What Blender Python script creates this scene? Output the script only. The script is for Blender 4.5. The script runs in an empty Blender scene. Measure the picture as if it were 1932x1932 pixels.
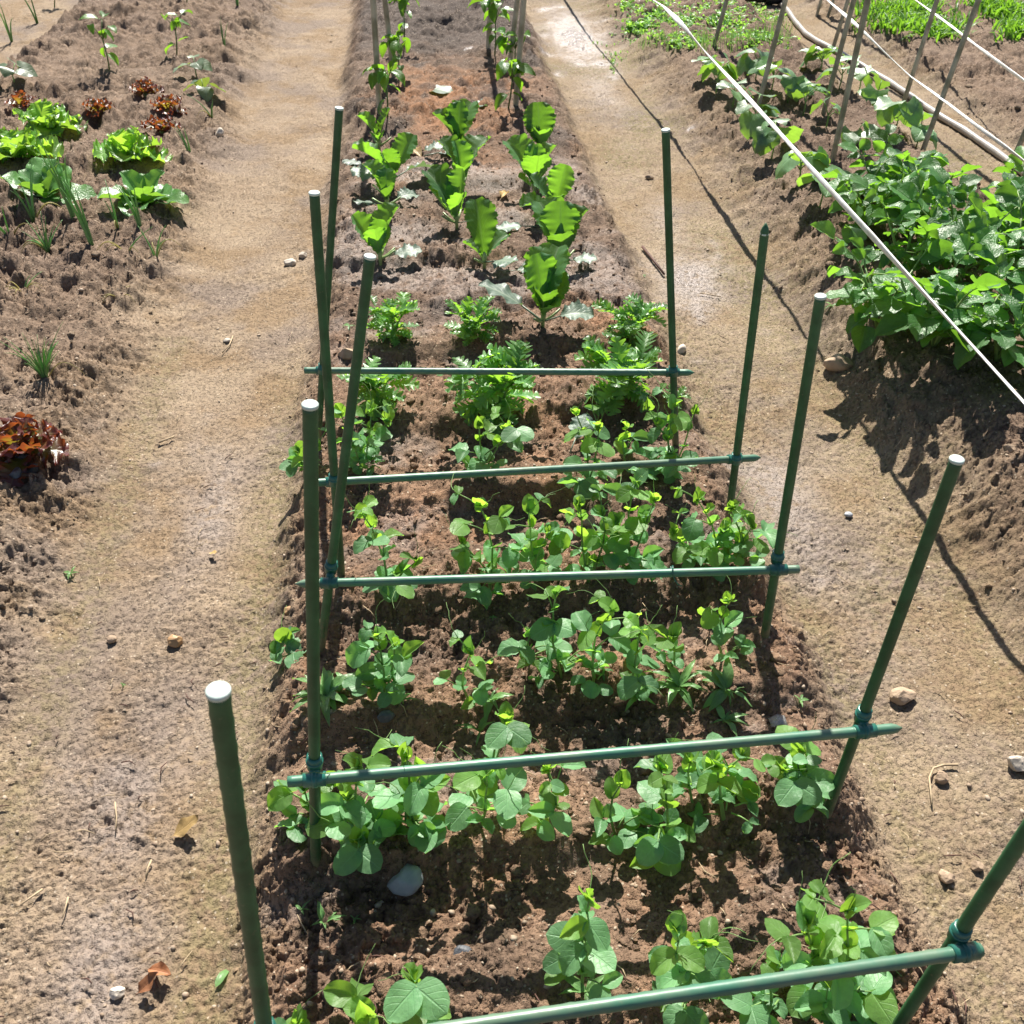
import bpy, math, random
import numpy as np
from mathutils import Matrix, Vector, Euler

# ------------------------------------------------------------------ camera
SC = bpy.context.scene
COL = SC.collection
FPX, PITCH, YAW, CAM_H = 1893.0, math.radians(38.6), math.radians(5.3), 1.6
cam_d = bpy.data.cameras.new('camera')
cam_d.sensor_width = 36.0
cam_d.lens = 36.0 * FPX / 1932.0
cam_d.clip_start, cam_d.clip_end = 0.05, 400.0
cam_d.dof.use_dof = True
cam_d.dof.focus_distance = 2.1
cam_d.dof.aperture_fstop = 15.0
cam = bpy.data.objects.new('camera', cam_d)
COL.objects.link(cam)
cam.location = (0, 0, CAM_H)
cam.rotation_euler = (math.pi / 2 - PITCH, 0, -YAW)
SC.camera = cam

# ------------------------------------------------------------------ sky, sun, exposure
SUN_EL, SUN_AZ = math.radians(47), YAW          # straight ahead of the camera (backlight)
W = bpy.data.worlds.new('World')
SC.world = W
W.use_nodes = True
nt = W.node_tree
nt.nodes.clear()
sky = nt.nodes.new('ShaderNodeTexSky')
sky.sky_type = 'NISHITA'
sky.sun_disc = False
sky.sun_elevation = SUN_EL
sky.sun_rotation = SUN_AZ
bg = nt.nodes.new('ShaderNodeBackground')
bg.inputs['Strength'].default_value = 0.05
wo = nt.nodes.new('ShaderNodeOutputWorld')
nt.links.new(sky.outputs[0], bg.inputs['Color'])
nt.links.new(bg.outputs[0], wo.inputs['Surface'])
sl = bpy.data.lights.new('sun', 'SUN')
sl.energy = 5.0
sl.angle = math.radians(0.53)
sl.color = (1.0, 0.95, 0.86)
sun = bpy.data.objects.new('sun', sl)
COL.objects.link(sun)
sdir = Vector((math.sin(SUN_AZ) * math.cos(SUN_EL), math.cos(SUN_AZ) * math.cos(SUN_EL), math.sin(SUN_EL)))
sun.rotation_euler = (-sdir).to_track_quat('-Z', 'Y').to_euler()
sun.location = sdir * 20
SC.view_settings.view_transform = 'Standard'
SC.view_settings.look = 'None'
SC.view_settings.gamma = 1.0
SC.view_settings.use_curve_mapping = False
SC.view_settings.exposure = 1.2

# ------------------------------------------------------------------ noise (numpy)
def _h(ix, iy, s):
    n = (ix.astype(np.int64) * 374761393 + iy.astype(np.int64) * 668265263 + s * 974634541) & 0xFFFFFFFF
    n = ((n ^ (n >> 13)) * 1274126177) & 0xFFFFFFFF
    n = ((n ^ (n >> 16)) * 2246822519) & 0xFFFFFFFF
    n = n ^ (n >> 15)
    return (n & 0xFFFFFF) / float(0x1000000)

def vn(x, y, s):
    """gradient noise, about -1..1"""
    ix, iy = np.floor(x), np.floor(y)
    fx, fy = x - ix, y - iy
    u, v = fx * fx * fx * (fx * (fx * 6 - 15) + 10), fy * fy * fy * (fy * (fy * 6 - 15) + 10)
    r = 0
    for dx in (0, 1):
        for dy in (0, 1):
            a = _h(ix + dx, iy + dy, s) * 2 * math.pi
            g = np.cos(a) * (fx - dx) + np.sin(a) * (fy - dy)
            r = r + g * (u if dx else 1 - u) * (v if dy else 1 - v)
    return r * 1.5

def fbm(x, y, s, octs=4, gain=.55):
    r, a, f = 0, 1, 1
    for i in range(octs):
        r = r + a * vn(x * f + i * 17.3, y * f - i * 9.1, s + i)
        a *= gain
        f *= 2.03
    return r

def lumps(x, y, cell, s, prob=1.0):
    """rounded lumps (clods) of a random size, one per cell; 0..1"""
    X, Y = x / cell, y / cell
    ix, iy = np.floor(X), np.floor(Y)
    r = np.zeros_like(X)
    for dx in (-1, 0, 1):
        for dy in (-1, 0, 1):
            cx, cy = ix + dx, iy + dy
            px, py = cx + _h(cx, cy, s), cy + _h(cx, cy, s + 1)
            rad = .25 + .45 * _h(cx, cy, s + 2)
            on = _h(cx, cy, s + 3) < prob
            d2 = ((X - px) ** 2 + (Y - py) ** 2) / rad ** 2
            b = np.sqrt(np.clip(1 - d2, 0, 1)) * rad / .7 * on
            r = np.maximum(r, b)
    return r

def sst(a, b, x):
    t = np.clip((x - a) / (b - a), 0, 1)
    return t * t * (3 - 2 * t)

# ------------------------------------------------------------------ the lie of the land
# beds run along +Y; paths lie at z about 0
P0R, LP, RP, PP = -2.42, (-.82, -.40), (.79, 1.18), (2.34, 2.70)
DROPS = [.36, .64, .935, 1.235, 1.535, 1.88, 2.24, 2.63, 2.93, 3.3, 3.62, 4.0, 4.4]

def edge(x, y, s, amp=.035):
    return amp * fbm(y * 1.7 + s * 3.1, x * 0 + s, 40 + s, 3)

def masks(x, y):
    """bed height masks: left, middle, right, far right"""
    w = fbm(x * 3, y * 3, 77, 3) * .03
    l = sst(P0R + .12, P0R - .02 + .30, x + w) * (1 - sst(LP[0] - .30, LP[0] + .02, x + w + edge(x, y, 1)))
    m = sst(LP[1] - .02, LP[1] + .13, x + w * .7 + edge(x, y, 2, .02)) * (1 - sst(RP[0] - .13, RP[0] + .02, x + w * .7 + edge(x, y, 3, .02)))
    near = 1 - sst(2.6, 3.8, y)
    r0 = sst(RP[1] - .02, RP[1] + .42 - .14 * near, x + w + edge(x, y, 4)) * (1 - sst(PP[0] - .22, PP[0], x + w))
    f = sst(PP[1] - .02, PP[1] + .25, x + w)
    return l, m, r0, f, near

def ridge(x, y):
    yy = y + .030 * fbm(x * 3.0, y * 1.5, 91, 3) + .010 * vn(x * 22, y * 9, 95) - .02 * x
    var = np.clip(.72 + .75 * fbm(x * 2.6, y * 3.0, 93, 2), .18, 1.25)
    h = np.zeros_like(yy)
    for a, b in zip(DROPS[:-1], DROPS[1:]):
        L = b - a
        s = (yy - a) / L
        inside = (s >= 0) & (s < 1)
        up = np.clip((yy - a) / .046, 0, 1) ** 1.2
        dn = 1 - sst(.30, .84, s)
        amp = .056 if b < 2.3 else (.050 if b < 3.0 else .022)
        h = np.where(inside, amp * var * up * dn, h)
    return h

def h_smooth(x, y):
    x, y = np.asarray(x, float), np.asarray(y, float)
    l, m, r, f, near = masks(x, y)
    h = l * (.085 + .022 * fbm(x * 1.4, y * 3.2, 5, 3))
    h = h + m * (.075 + ridge(x, y) + .010 * fbm(x * 3, y * 4, 6, 3) - .02 * sst(3.4, 5.6, y) * np.exp(-((x - .2) / .22) ** 2) + .03 * sst(4.2, 5.2, y))
    h = h + r * (.12 + .06 * near + .025 * fbm(x * 2.2, y * 2.2, 7, 3))
    h = h + f * (.06 + .015 * fbm(x * 2, y * 2, 8, 3))
    h = h + .008 * fbm(x * 1.5, y * 1.1, 9, 3)
    return h

def rough(x, y):
    l, m, r, f, near = masks(x, y)
    return np.clip(np.maximum.reduce([l, m, r, f]), 0, 1)

def h_full(x, y):
    b = rough(x, y)
    patch = np.clip(.75 + .55 * fbm(x * 2.3, y * 2.3, 21, 3), .15, 1.3)       # crumbly here, smeared smooth there
    l, m, r, f, near = masks(x, y)
    edgeb = np.clip(4 * b * (1 - b), 0, 1)
    c = np.clip(b * patch + .5 * edgeb, 0, 1.4) * (1 + .4 * l)
    h = h_smooth(x, y)
    # warp the lumps' ground plan so that none of them is round
    wx = .010 * vn(x * 45, y * 45, 71) + .004 * vn(x * 120, y * 120, 72)
    wy = .010 * vn(x * 45, y * 45, 73) + .004 * vn(x * 120, y * 120, 74)
    X, Y = x + wx, y + wy
    rid = 1 - 2 * np.abs(fbm(x * 26, y * 26, 23, 4, .62))
    h = h + c * (.009 * fbm(x * 9, y * 9, 22, 3) + .0048 * rid + .0022 * vn(x * 150, y * 150, 26))
    h = h + c * (.013 * lumps(X, Y, .060, 31, .45) + .0105 * lumps(X + .013, Y, .026, 35, .7) + .0052 * lumps(X, Y + .007, .0115, 39, .85))
    far = sst(1.8, 4.0, y)
    h = h + c * far * (.024 * lumps(X, Y, .11, 33, .5) + .012 * lumps(X, Y + .02, .045, 34, .6) - .016 * lumps(X, Y, .07, 59, .45))
    h = h - c * (.012 * lumps(X, Y, .034, 55, .38) + .006 * lumps(X, Y, .015, 57, .4))
    p = 1 - np.clip(b, 0, 1)
    sm = np.clip(.8 + .7 * fbm(x * 2.1, y * 2.1, 27, 2), .35, 1.3)
    h = h + p * sm * (.0035 * fbm(x * 14, y * 14, 24, 3) + .0022 * vn(x * 62, y * 62, 25) + .0022 * vn(x * 150, y * 150, 28) + .0038 * lumps(X, Y, .009, 45, .65) - .0030 * lumps(X, Y, .010, 48, .45) - .005 * lumps(X, Y, .03, 49, .05) + .006 * lumps(X, Y, .03, 47, .07))
    return h

def ray(px, py):
    x, y = (px - 966) / FPX, -(py - 966) / FPX
    d = (x, math.cos(PITCH) + y * math.sin(PITCH), -math.sin(PITCH) + y * math.cos(PITCH))
    c, s = math.cos(YAW), math.sin(YAW)
    return Vector((c * d[0] + s * d[1], -s * d[0] + c * d[1], d[2]))

def at(px, py, z):
    """the place in the garden seen at a point of the photograph, at height z"""
    d = ray(px, py)
    return Vector((0, 0, CAM_H)) + d * ((z - CAM_H) / d.z)

def aty(px, py, Y):
    d = ray(px, py)
    return Vector((0, 0, CAM_H)) + d * (Y / d.y)

_gx, _gy = np.linspace(-4.2, 5.2, 471), np.linspace(.2, 9.4, 461)
_A, _B = np.meshgrid(_gx, _gy)
_GH = (h_smooth(_A.ravel(), _B.ravel()).reshape(_A.shape) + .004).tolist()

def gz(x, y):
    """height of the ground, from a 2 cm table"""
    i, j = min(max((x + 4.2) / .02, 0), 469.9), min(max((y - .2) / .02, 0), 459.9)
    a, b = int(i), int(j)
    u, v = i - a, j - b
    return (_GH[b][a] * (1 - u) + _GH[b][a + 1] * u) * (1 - v) + (_GH[b + 1][a] * (1 - u) + _GH[b + 1][a + 1] * u) * v

def gpt(px, py):
    """the spot on the ground seen at a point of the photograph"""
    z = .08
    for _ in range(12):
        p = at(px, py, z)
        z = .5 * z + .5 * gz(p.x, p.y)
    return Vector((p.x, p.y, gz(p.x, p.y)))

# ------------------------------------------------------------------ materials
def new_mat(name):
    m = bpy.data.materials.new(name)
    m.use_nodes = True
    n = m.node_tree
    b = n.nodes['Principled BSDF']
    return m, n, b, n.nodes['Material Output']

def N(n, t, **kw):
    o = n.nodes.new(t)
    for k, v in kw.items():
        setattr(o, k, v)
    return o

def mathn(n, op, a, b=None, c=None, clamp=False):
    o = n.nodes.new('ShaderNodeMath')
    o.operation = op
    o.use_clamp = clamp
    for i, v in enumerate((a, b, c)):
        if v is None:
            continue
        if isinstance(v, (int, float)):
            o.inputs[i].default_value = v
        else:
            n.links.new(v, o.inputs[i])
    return o.outputs[0]

def mixc(n, f, a, b, mode='MIX'):
    o = n.nodes.new('ShaderNodeMix')
    o.data_type = 'RGBA'
    o.blend_type = mode
    for sock, v in ((o.inputs['Factor'], f), (o.inputs['A'], a), (o.inputs['B'], b)):
        if isinstance(v, (int, float)):
            sock.default_value = v
        elif isinstance(v, tuple):
            sock.default_value = (v[0], v[1], v[2], 1)
        else:
            n.links.new(v, sock)
    return o.outputs['Result']

def noise(n, vec, scale, detail=4, rough_=.55, dim='3D'):
    o = n.nodes.new('ShaderNodeTexNoise')
    o.inputs['Scale'].default_value = scale
    o.inputs['Detail'].default_value = detail
    o.inputs['Roughness'].default_value = rough_
    if vec is not None:
        n.links.new(vec, o.inputs['Vector'])
    return o.outputs['Fac']

def ramp(n, f, p0, p1):
    o = n.nodes.new('ShaderNodeMapRange')
    o.interpolation_type = 'SMOOTHSTEP'
    n.links.new(f, o.inputs['Value'])
    o.inputs['From Min'].default_value = p0
    o.inputs['From Max'].default_value = p1
    return o.outputs['Result']

def bump(n, h, strength, dist, base=None):
    o = n.nodes.new('ShaderNodeBump')
    o.inputs['Strength'].default_value = strength
    o.inputs['Distance'].default_value = dist
    n.links.new(h, o.inputs['Height'])
    if base is not None:
        n.links.new(base, o.inputs['Normal'])
    return o.outputs['Normal']

def soil_material():
    m, n, b, out = new_mat('soil')
    at_ = N(n, 'ShaderNodeAttribute', attribute_name='soil')
    sep = n.nodes.new('ShaderNodeSeparateColor')
    n.links.new(at_.outputs['Color'], sep.inputs[0])
    wet, moss, bed = sep.outputs[0], sep.outputs[1], sep.outputs[2]
    red = at_.outputs['Alpha']
    geo = N(n, 'ShaderNodeNewGeometry')
    P = geo.outputs['Position']
    n1 = noise(n, P, 5, 5, .6)
    n2 = noise(n, P, 45, 4, .6)
    n3 = noise(n, P, 260, 3, .6)
    path = mixc(n, ramp(n, n1, .3, .7), (.262, .190, .128), (.325, .245, .170))
    beds = mixc(n, ramp(n, n1, .3, .7), (.142, .094, .066), (.215, .148, .105))
    n0 = noise(n, P, 1.7, 3, .6)
    path = mixc(n, mathn(n, 'MULTIPLY', ramp(n, n0, .46, .62), .75), path, (.205, .158, .130))
    path = mixc(n, mathn(n, 'MULTIPLY', ramp(n, noise(n, P, 3.1, 4, .6), .47, .62), .7), path, (.235, .155, .085))
    c = mixc(n, mathn(n, 'MINIMUM', bed, 1.0), path, beds)
    c = mixc(n, mathn(n, 'MULTIPLY', red, ramp(n, n1, .35, .6), clamp=True), c, (.30, .150, .075))
    c = mixc(n, mathn(n, 'MULTIPLY', moss, ramp(n, n2, .35, .62), clamp=True), c, (.190, .155, .080))
    c = mixc(n, mathn(n, 'SUBTRACT', bed, 1, clamp=True), c, (.085, .070, .062))
    v = mathn(n, 'MULTIPLY_ADD', n2, .7, .65)
    v2 = mathn(n, 'MULTIPLY_ADD', n3, .55, .72)
    vv = mathn(n, 'MULTIPLY', v, v2)
    comb = n.nodes.new('ShaderNodeCombineColor')
    for i in range(3):
        n.links.new(vv, comb.inputs[i])
    c = mixc(n, 1.0, c, comb.outputs[0], 'MULTIPLY')
    # pale grit
    vor = n.nodes.new('ShaderNodeTexVoronoi')
    vor.inputs['Scale'].default_value = 150
    n.links.new(P, vor.inputs['Vector'])
    gc = n.nodes.new('ShaderNodeSeparateColor')
    n.links.new(vor.outputs['Color'], gc.inputs[0])
    grit = mathn(n, 'MULTIPLY', mathn(n, 'GREATER_THAN', gc.outputs[0], .93), mathn(n, 'LESS_THAN', vor.outputs['Distance'], .36))
    c = mixc(n, mathn(n, 'MULTIPLY', grit, .75), c, (.46, .38, .29))
    wn = mathn(n, 'MULTIPLY', wet, ramp(n, noise(n, P, 30, 4, .65), .22, .55))
    c = mixc(n, mathn(n, 'MULTIPLY', wn, .75, clamp=True), c, (.225, .170, .142))
    n.links.new(c, b.inputs['Base Color'])
    r = mathn(n, 'MAXIMUM', .16, mathn(n, 'SUBTRACT', .92, mathn(n, 'MULTIPLY', wn, .44)))
    n.links.new(r, b.inputs['Roughness'])
    sp = mathn(n, 'MULTIPLY_ADD', wn, .5, .22)
    n.links.new(sp, b.inputs['Specular IOR Level'])
    hb = mathn(n, 'ADD', mathn(n, 'MULTIPLY', n3, .6), mathn(n, 'MULTIPLY', noise(n, P, 620, 2, .6), .4))
    n4 = noise(n, P, 110, 3, .6)
    crack = mathn(n, 'SUBTRACT', 1, mathn(n, 'MULTIPLY', mathn(n, 'ABSOLUTE', mathn(n, 'SUBTRACT', n4, .5)), 4), clamp=True)
    st = bump(n, mathn(n, 'SUBTRACT', n4, mathn(n, 'MULTIPLY', crack, .25)), 1.0, .011)
    st = bump(n, hb, 1.0, .0045, st)
    n.links.new(st, b.inputs['Normal'])
    return m

def leaf_material(name, top, trans, tw=.42, rough_=.42, spec=.45, vein=.35, nveins=6.0, slant=.55, vw=.10, veincol=None, edgecol=None, bumpd=.0012, blotch=None):
    m, n, b, out = new_mat(name)
    uv = N(n, 'ShaderNodeUVMap')
    sx = n.nodes.new('ShaderNodeSeparateXYZ')
    n.links.new(uv.outputs[0], sx.inputs[0])
    u = mathn(n, 'ABSOLUTE', mathn(n, 'SUBTRACT', mathn(n, 'MULTIPLY', sx.outputs[0], 2), 1))
    v = sx.outputs[1]
    oi = N(n, 'ShaderNodeObjectInfo')
    rnd = oi.outputs['Random']
    geo = N(n, 'ShaderNodeNewGeometry')
    ns = noise(n, geo.outputs['Position'], 60, 3, .6)
    mid = mathn(n, 'SUBTRACT', 1, ramp(n, u, .015, vw * .8))
    ph = mathn(n, 'SUBTRACT', mathn(n, 'MULTIPLY', v, nveins), mathn(n, 'MULTIPLY', u, slant * nveins * .5))
    fr = mathn(n, 'ABSOLUTE', mathn(n, 'SUBTRACT', mathn(n, 'FRACT', ph), .5))
    side = mathn(n, 'MULTIPLY', mathn(n, 'SUBTRACT', 1, ramp(n, fr, vw * .25, vw)), mathn(n, 'SUBTRACT', 1, mathn(n, 'MULTIPLY', u, .6)))
    vn_ = mathn(n, 'MAXIMUM', mid, mathn(n, 'MULTIPLY', side, .6))
    vc = veincol or tuple(min(1, x * 2.0 + .05) for x in top)
    k = mathn(n, 'MULTIPLY_ADD', rnd, .62, .70)
    k2 = mathn(n, 'MULTIPLY', k, mathn(n, 'MULTIPLY_ADD', ns, .5, .75))
    def var(col):
        cc = n.nodes.new('ShaderNodeCombineColor')
        for i in range(3):
            n.links.new(mathn(n, 'MULTIPLY', k2, col[i]), cc.inputs[i])
        return cc.outputs[0]
    c = var(top)
    t = var(trans)
    if edgecol:
        e = ramp(n, mathn(n, 'MAXIMUM', u, mathn(n, 'MULTIPLY_ADD', v, 1.0, -.1)), .30, .85)
        c = mixc(n, e, c, edgecol[0])
        t = mixc(n, e, t, edgecol[1])
    if blotch:
        f = ramp(n, mathn(n, 'ADD', noise(n, geo.outputs['Position'], 22, 3, .6), mathn(n, 'MULTIPLY', rnd, .25)), .55, .75)
        c = mixc(n, f, c, blotch[0])
        t = mixc(n, f, t, blotch[1])
    c = mixc(n, mathn(n, 'MULTIPLY', vn_, vein), c, vc)
    t = mixc(n, mathn(n, 'MULTIPLY', vn_, vein * .7), t, tuple(x * .6 for x in trans))
    n.links.new(c, b.inputs['Base Color'])
    b.inputs['Roughness'].default_value = rough_
    b.inputs['Specular IOR Level'].default_value = spec
    tr = n.nodes.new('ShaderNodeBsdfTranslucent')
    n.links.new(t, tr.inputs['Color'])
    hgt = mathn(n, 'ADD', mathn(n, 'MULTIPLY', vn_, -1.0), mathn(n, 'MULTIPLY', noise(n, geo.outputs['Position'], 180, 2), .9))
    nb = bump(n, hgt, .6, bumpd)
    n.links.new(nb, b.inputs['Normal'])
    mx = n.nodes.new('ShaderNodeMixShader')
    mx.inputs[0].default_value = tw
    n.links.new(b.outputs[0], mx.inputs[1])
    n.links.new(tr.outputs[0], mx.inputs[2])
    n.links.new(mx.outputs[0], out.inputs['Surface'])
    return m

def plain_material(name, col, rough_=.6, spec=.4, var=.25, scale=40, col2=None, metallic=0, bumpd=.0006, trans=0, mud=0):
    m, n, b, out = new_mat(name)
    geo = N(n, 'ShaderNodeNewGeometry')
    oi = N(n, 'ShaderNodeObjectInfo')
    f = noise(n, geo.outputs['Position'], scale, 4, .6)
    if col2 is None:
        col2 = tuple(x * (1 - var) for x in col)
    c = mixc(n, ramp(n, f, .35, .65), col, col2)
    k = mathn(n, 'MULTIPLY_ADD', oi.outputs['Random'], .3, .85)
    cc = n.nodes.new('ShaderNodeCombineColor')
    for i in range(3):
        n.links.new(k, cc.inputs[i])
    c = mixc(n, 1.0, c, cc.outputs[0], 'MULTIPLY')
    if mud:
        sz = n.nodes.new('ShaderNodeSeparateXYZ')
        n.links.new(geo.outputs['Position'], sz.inputs[0])
        low = mathn(n, 'ADD', sz.outputs[2], mathn(n, 'MULTIPLY', noise(n, geo.outputs['Position'], 35, 4, .7), -.22))
        f1 = mathn(n, 'SUBTRACT', 1, ramp(n, low, -.02, .06))
        f2 = mathn(n, 'MULTIPLY', ramp(n, noise(n, geo.outputs['Position'], 120, 4, .75), .60, .72), .55)
        c = mixc(n, mathn(n, 'MULTIPLY', mathn(n, 'MAXIMUM', f1, f2), mud), c, (.23, .17, .115))
    n.links.new(c, b.inputs['Base Color'])
    b.inputs['Roughness'].default_value = rough_
    b.inputs['Specular IOR Level'].default_value = spec
    b.inputs['Metallic'].default_value = metallic
    if bumpd:
        n.links.new(bump(n, noise(n, geo.outputs['Position'], scale * 8, 3), .5, bumpd), b.inputs['Normal'])
    if trans:
        b.inputs['Transmission Weight'].default_value = trans
    return m

M = {}
M['soil'] = soil_material()
M['pea'] = leaf_material('pea_leaf', (.150, .320, .150), (.28, .58, .07), .46, .44, .4, .30, 5, .8)
M['pea_young'] = leaf_material('young_pea_leaf', (.15, .30, .085), (.36, .62, .05), .54, .44, .35, .30, 5, .8)
M['pea_stem'] = leaf_material('pea_stem', (.22, .36, .12), (.32, .50, .08), .25, .45, .3, 0)
M['cabbage'] = leaf_material('cabbage_leaf', (.070, .175, .075), (.22, .47, .025), .48, .46, .35, .65, 6, .9, .11, veincol=(.26, .38, .20))
M['cabbage_pale'] = leaf_material('cabbage_old_leaf', (.12, .175, .135), (.18, .30, .09), .25, .45, .4, .6, 6, .9, .18, veincol=(.32, .38, .28))
M['cabbage_stem'] = plain_material('cabbage_stem', (.33, .45, .17), .45, .4, .3)
M['daisy'] = leaf_material('crown_daisy_leaf', (.115, .265, .085), (.31, .60, .04), .48, .36, .6, .25, 6, .8)
M['pepper'] = leaf_material('pepper_leaf', (.065, .170, .035), (.24, .48, .02), .42, .33, .5, .3, 6, .9)
M['pepper_stem'] = plain_material('pepper_stem', (.10, .17, .045), .5, .35, .4)
M['lettuce'] = leaf_material('lettuce_leaf', (.15, .32, .06), (.36, .60, .05), .50, .34, .5, .25, 5, .8)
M['romaine'] = leaf_material('romaine_leaf', (.10, .24, .075), (.24, .46, .04), .38, .34, .5, .55, 8, .7, veincol=(.33, .45, .22), bumpd=.003)
M['red'] = leaf_material('red_lettuce_leaf', (.12, .13, .030), (.34, .28, .03), .38, .34, .55, .2, 5, .8, edgecol=((.105, .026, .024), (.36, .085, .018)))
M['onion'] = leaf_material('onion_leaf', (.18, .37, .13), (.26, .48, .07), .32, .38, .45, 0)
M['onion_dry'] = leaf_material('dry_onion_leaf', (.42, .36, .12), (.4, .33, .08), .25, .5, .3, 0)
M['cucumber'] = leaf_material('cucumber_leaf', (.15, .275, .130), (.28, .50, .04), .38, .40, .55, .35, 5, 1.1)
M['seedling'] = leaf_material('pale_seedling_leaf', (.16, .23, .15), (.34, .46, .05), .34, .38, .5, .3, 5, .9)
M['potato'] = leaf_material('potato_leaf', (.078, .195, .062), (.23, .49, .03), .44, .36, .5, .35, 7, .9, bumpd=.004)
M['potato_stem'] = plain_material('potato_stem', (.22, .34, .10), .5, .35, .35)
M['grass'] = leaf_material('grass_blade', (.10, .24, .04), (.24, .48, .03), .4, .42, .4, 0)
M['weed'] = leaf_material('weed_leaf', (.16, .32, .11), (.30, .54, .06), .42, .38, .5, .2, 4, .8)
M['green_plastic'] = plain_material('green_plastic', (.036, .118, .050), .45, .45, .35, 25, bumpd=.0003, mud=.6)
M['bar_green'] = plain_material('weathered_green_plastic', (.050, .165, .105), .40, .5, .3, 9, col2=(.12, .19, .125), bumpd=.0003, mud=.45)
M['cap'] = plain_material('sunlit_cap', (.60, .70, .64), .40, .5, .1)  # near-white base colour paints in the sun caught by the flat stake tops
M['clip'] = plain_material('clip_plastic', (.022, .135, .100), .28, .6, .2)
M['steel'] = plain_material('weathered_steel', (.40, .38, .31), .45, .5, .35, 12, col2=(.20, .19, .135), metallic=.25)
M['rope'] = plain_material('white_tape', (.84, .84, .82), .5, .4, .06, 30, col2=(.66, .64, .58))
M['hose'] = plain_material('grey_hose', (.52, .52, .51), .38, .5, .35, 60, col2=(.34, .33, .32), mud=.5)
M['black'] = plain_material('black_plastic', (.018, .019, .022), .4, .5, .3)
M['pebble'] = plain_material('pebble', (.46, .37, .28), .75, .35, .4, 60, col2=(.27, .19, .13))
M['stone_tan'] = plain_material('tan_stone', (.40, .29, .20), .8, .3, .3, 30, bumpd=.003)
M['stone_grey'] = plain_material('grey_stone', (.36, .38, .41), .6, .4, .2, 30, bumpd=.001)
M['stone_dark'] = plain_material('dark_stone', (.095, .10, .115), .55, .5, .4, 50, bumpd=.002)
M['stone_orange'] = plain_material('orange_stone', (.42, .25, .12), .5, .4, .25, 30)
M['stone_white'] = plain_material('pale_stone', (.55, .48, .40), .8, .3, .2, 40)
M['dead_leaf'] = leaf_material('dead_leaf', (.42, .28, .11), (.4, .25, .08), .2, .5, .4, .3, 5, .8)
M['dead_brown'] = leaf_material('brown_leaf', (.30, .13, .06), (.3, .12, .04), .2, .5, .4, .3, 5, .8)
M['straw'] = plain_material('straw', (.50, .38, .24), .7, .3, .3)
M['twig'] = plain_material('twig', (.12, .06, .045), .7, .3, .3)
M['clear'] = plain_material('clear_plastic', (.85, .87, .88), .12, .5, .05, trans=.8, bumpd=.002)

# ------------------------------------------------------------------ mesh helpers
class MB:
    def __init__(s):
        s.v, s.f, s.uv = [], [], []

    def quadgrid(s, P, U=None):
        """P[i][j] points; adds a grid with uv (j across, i along)"""
        o = len(s.v)
        ni, nj = len(P), len(P[0])
        for i in range(ni):
            for j in range(nj):
                s.v.append(tuple(P[i][j]))
                s.uv.append((j / (nj - 1), i / (ni - 1)) if U is None else U[i][j])
        for i in range(ni - 1):
            for j in range(nj - 1):
                a = o + i * nj + j
                s.f.append((a, a + 1, a + nj + 1, a + nj))

    def tube(s, pts, rad, n=6, cap=True, nub=None, flat=1.0, twist=0.0):
        pts = [Vector(p) for p in pts]
        o = len(s.v)
        k = len(pts)
        up = None
        for i, p in enumerate(pts):
            t = (pts[min(i + 1, k - 1)] - pts[max(i - 1, 0)])
            t.normalize()
            if up is None:
                up = Vector((0, 0, 1)) if abs(t.z) < .9 else Vector((1, 0, 0))
            a = up - t * up.dot(t)
            a.normalize()
            up = a
            b = t.cross(a)
            r = rad[i] if isinstance(rad, (list, tuple)) else rad
            for j in range(n):
                w = 2 * math.pi * j / n
                rr = r + (nub(i, j) if nub else 0)
                if flat != 1.0:
                    tw = twist * i
                    x, y = math.cos(w) * rr, math.sin(w) * rr * flat
                    x, y = x * math.cos(tw) - y * math.sin(tw), x * math.sin(tw) + y * math.cos(tw)
                    s.v.append(tuple(p + a * x + b * y))
                else:
                    s.v.append(tuple(p + a * math.cos(w) * rr + b * math.sin(w) * rr))
                s.uv.append((.5, i / max(1, k - 1)))
        for i in range(k - 1):
            for j in range(n):
                s.f.append((o + i * n + j, o + i * n + (j + 1) % n, o + (i + 1) * n + (j + 1) % n, o + (i + 1) * n + j))
        if cap:
            s.f.append(tuple(o + j for j in reversed(range(n))))
            s.f.append(tuple(o + (k - 1) * n + j for j in range(n)))

    def mesh(s, name, mat, smooth=True):
        me = bpy.data.meshes.new(name)
        me.from_pydata([tuple(v) for v in s.v], [], s.f)
        if s.uv:
            l = me.uv_layers.new(name='UVMap')
            idx = np.empty(len(me.loops), np.int32)
            me.loops.foreach_get('vertex_index', idx)
            l.data.foreach_set('uv', np.array(s.uv, np.float32)[idx].ravel())
        if smooth:
            me.polygons.foreach_set('use_smooth', [True] * len(me.polygons))
        me.materials.append(M[mat] if isinstance(mat, str) else mat)
        me.update()
        return me

def tag(o, label=None, cat=None, group=None, kind=None):
    if label: o['label'] = label
    if cat: o['category'] = cat
    if group: o['group'] = group
    if kind: o['kind'] = kind
    return o

def thing(name, loc, label, cat, group=None, rz=0):
    o = bpy.data.objects.new(name, None)
    o.empty_display_size = .05
    o.location = loc
    o.rotation_euler = (0, 0, rz)
    COL.objects.link(o)
    return tag(o, label, cat, group)

def part(name, me, parent=None, mat4=None):
    o = bpy.data.objects.new(name, me)
    COL.objects.link(o)
    if parent is not None:
        o.parent = parent
    if mat4 is not None:
        o.matrix_basis = mat4
    return o

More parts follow.
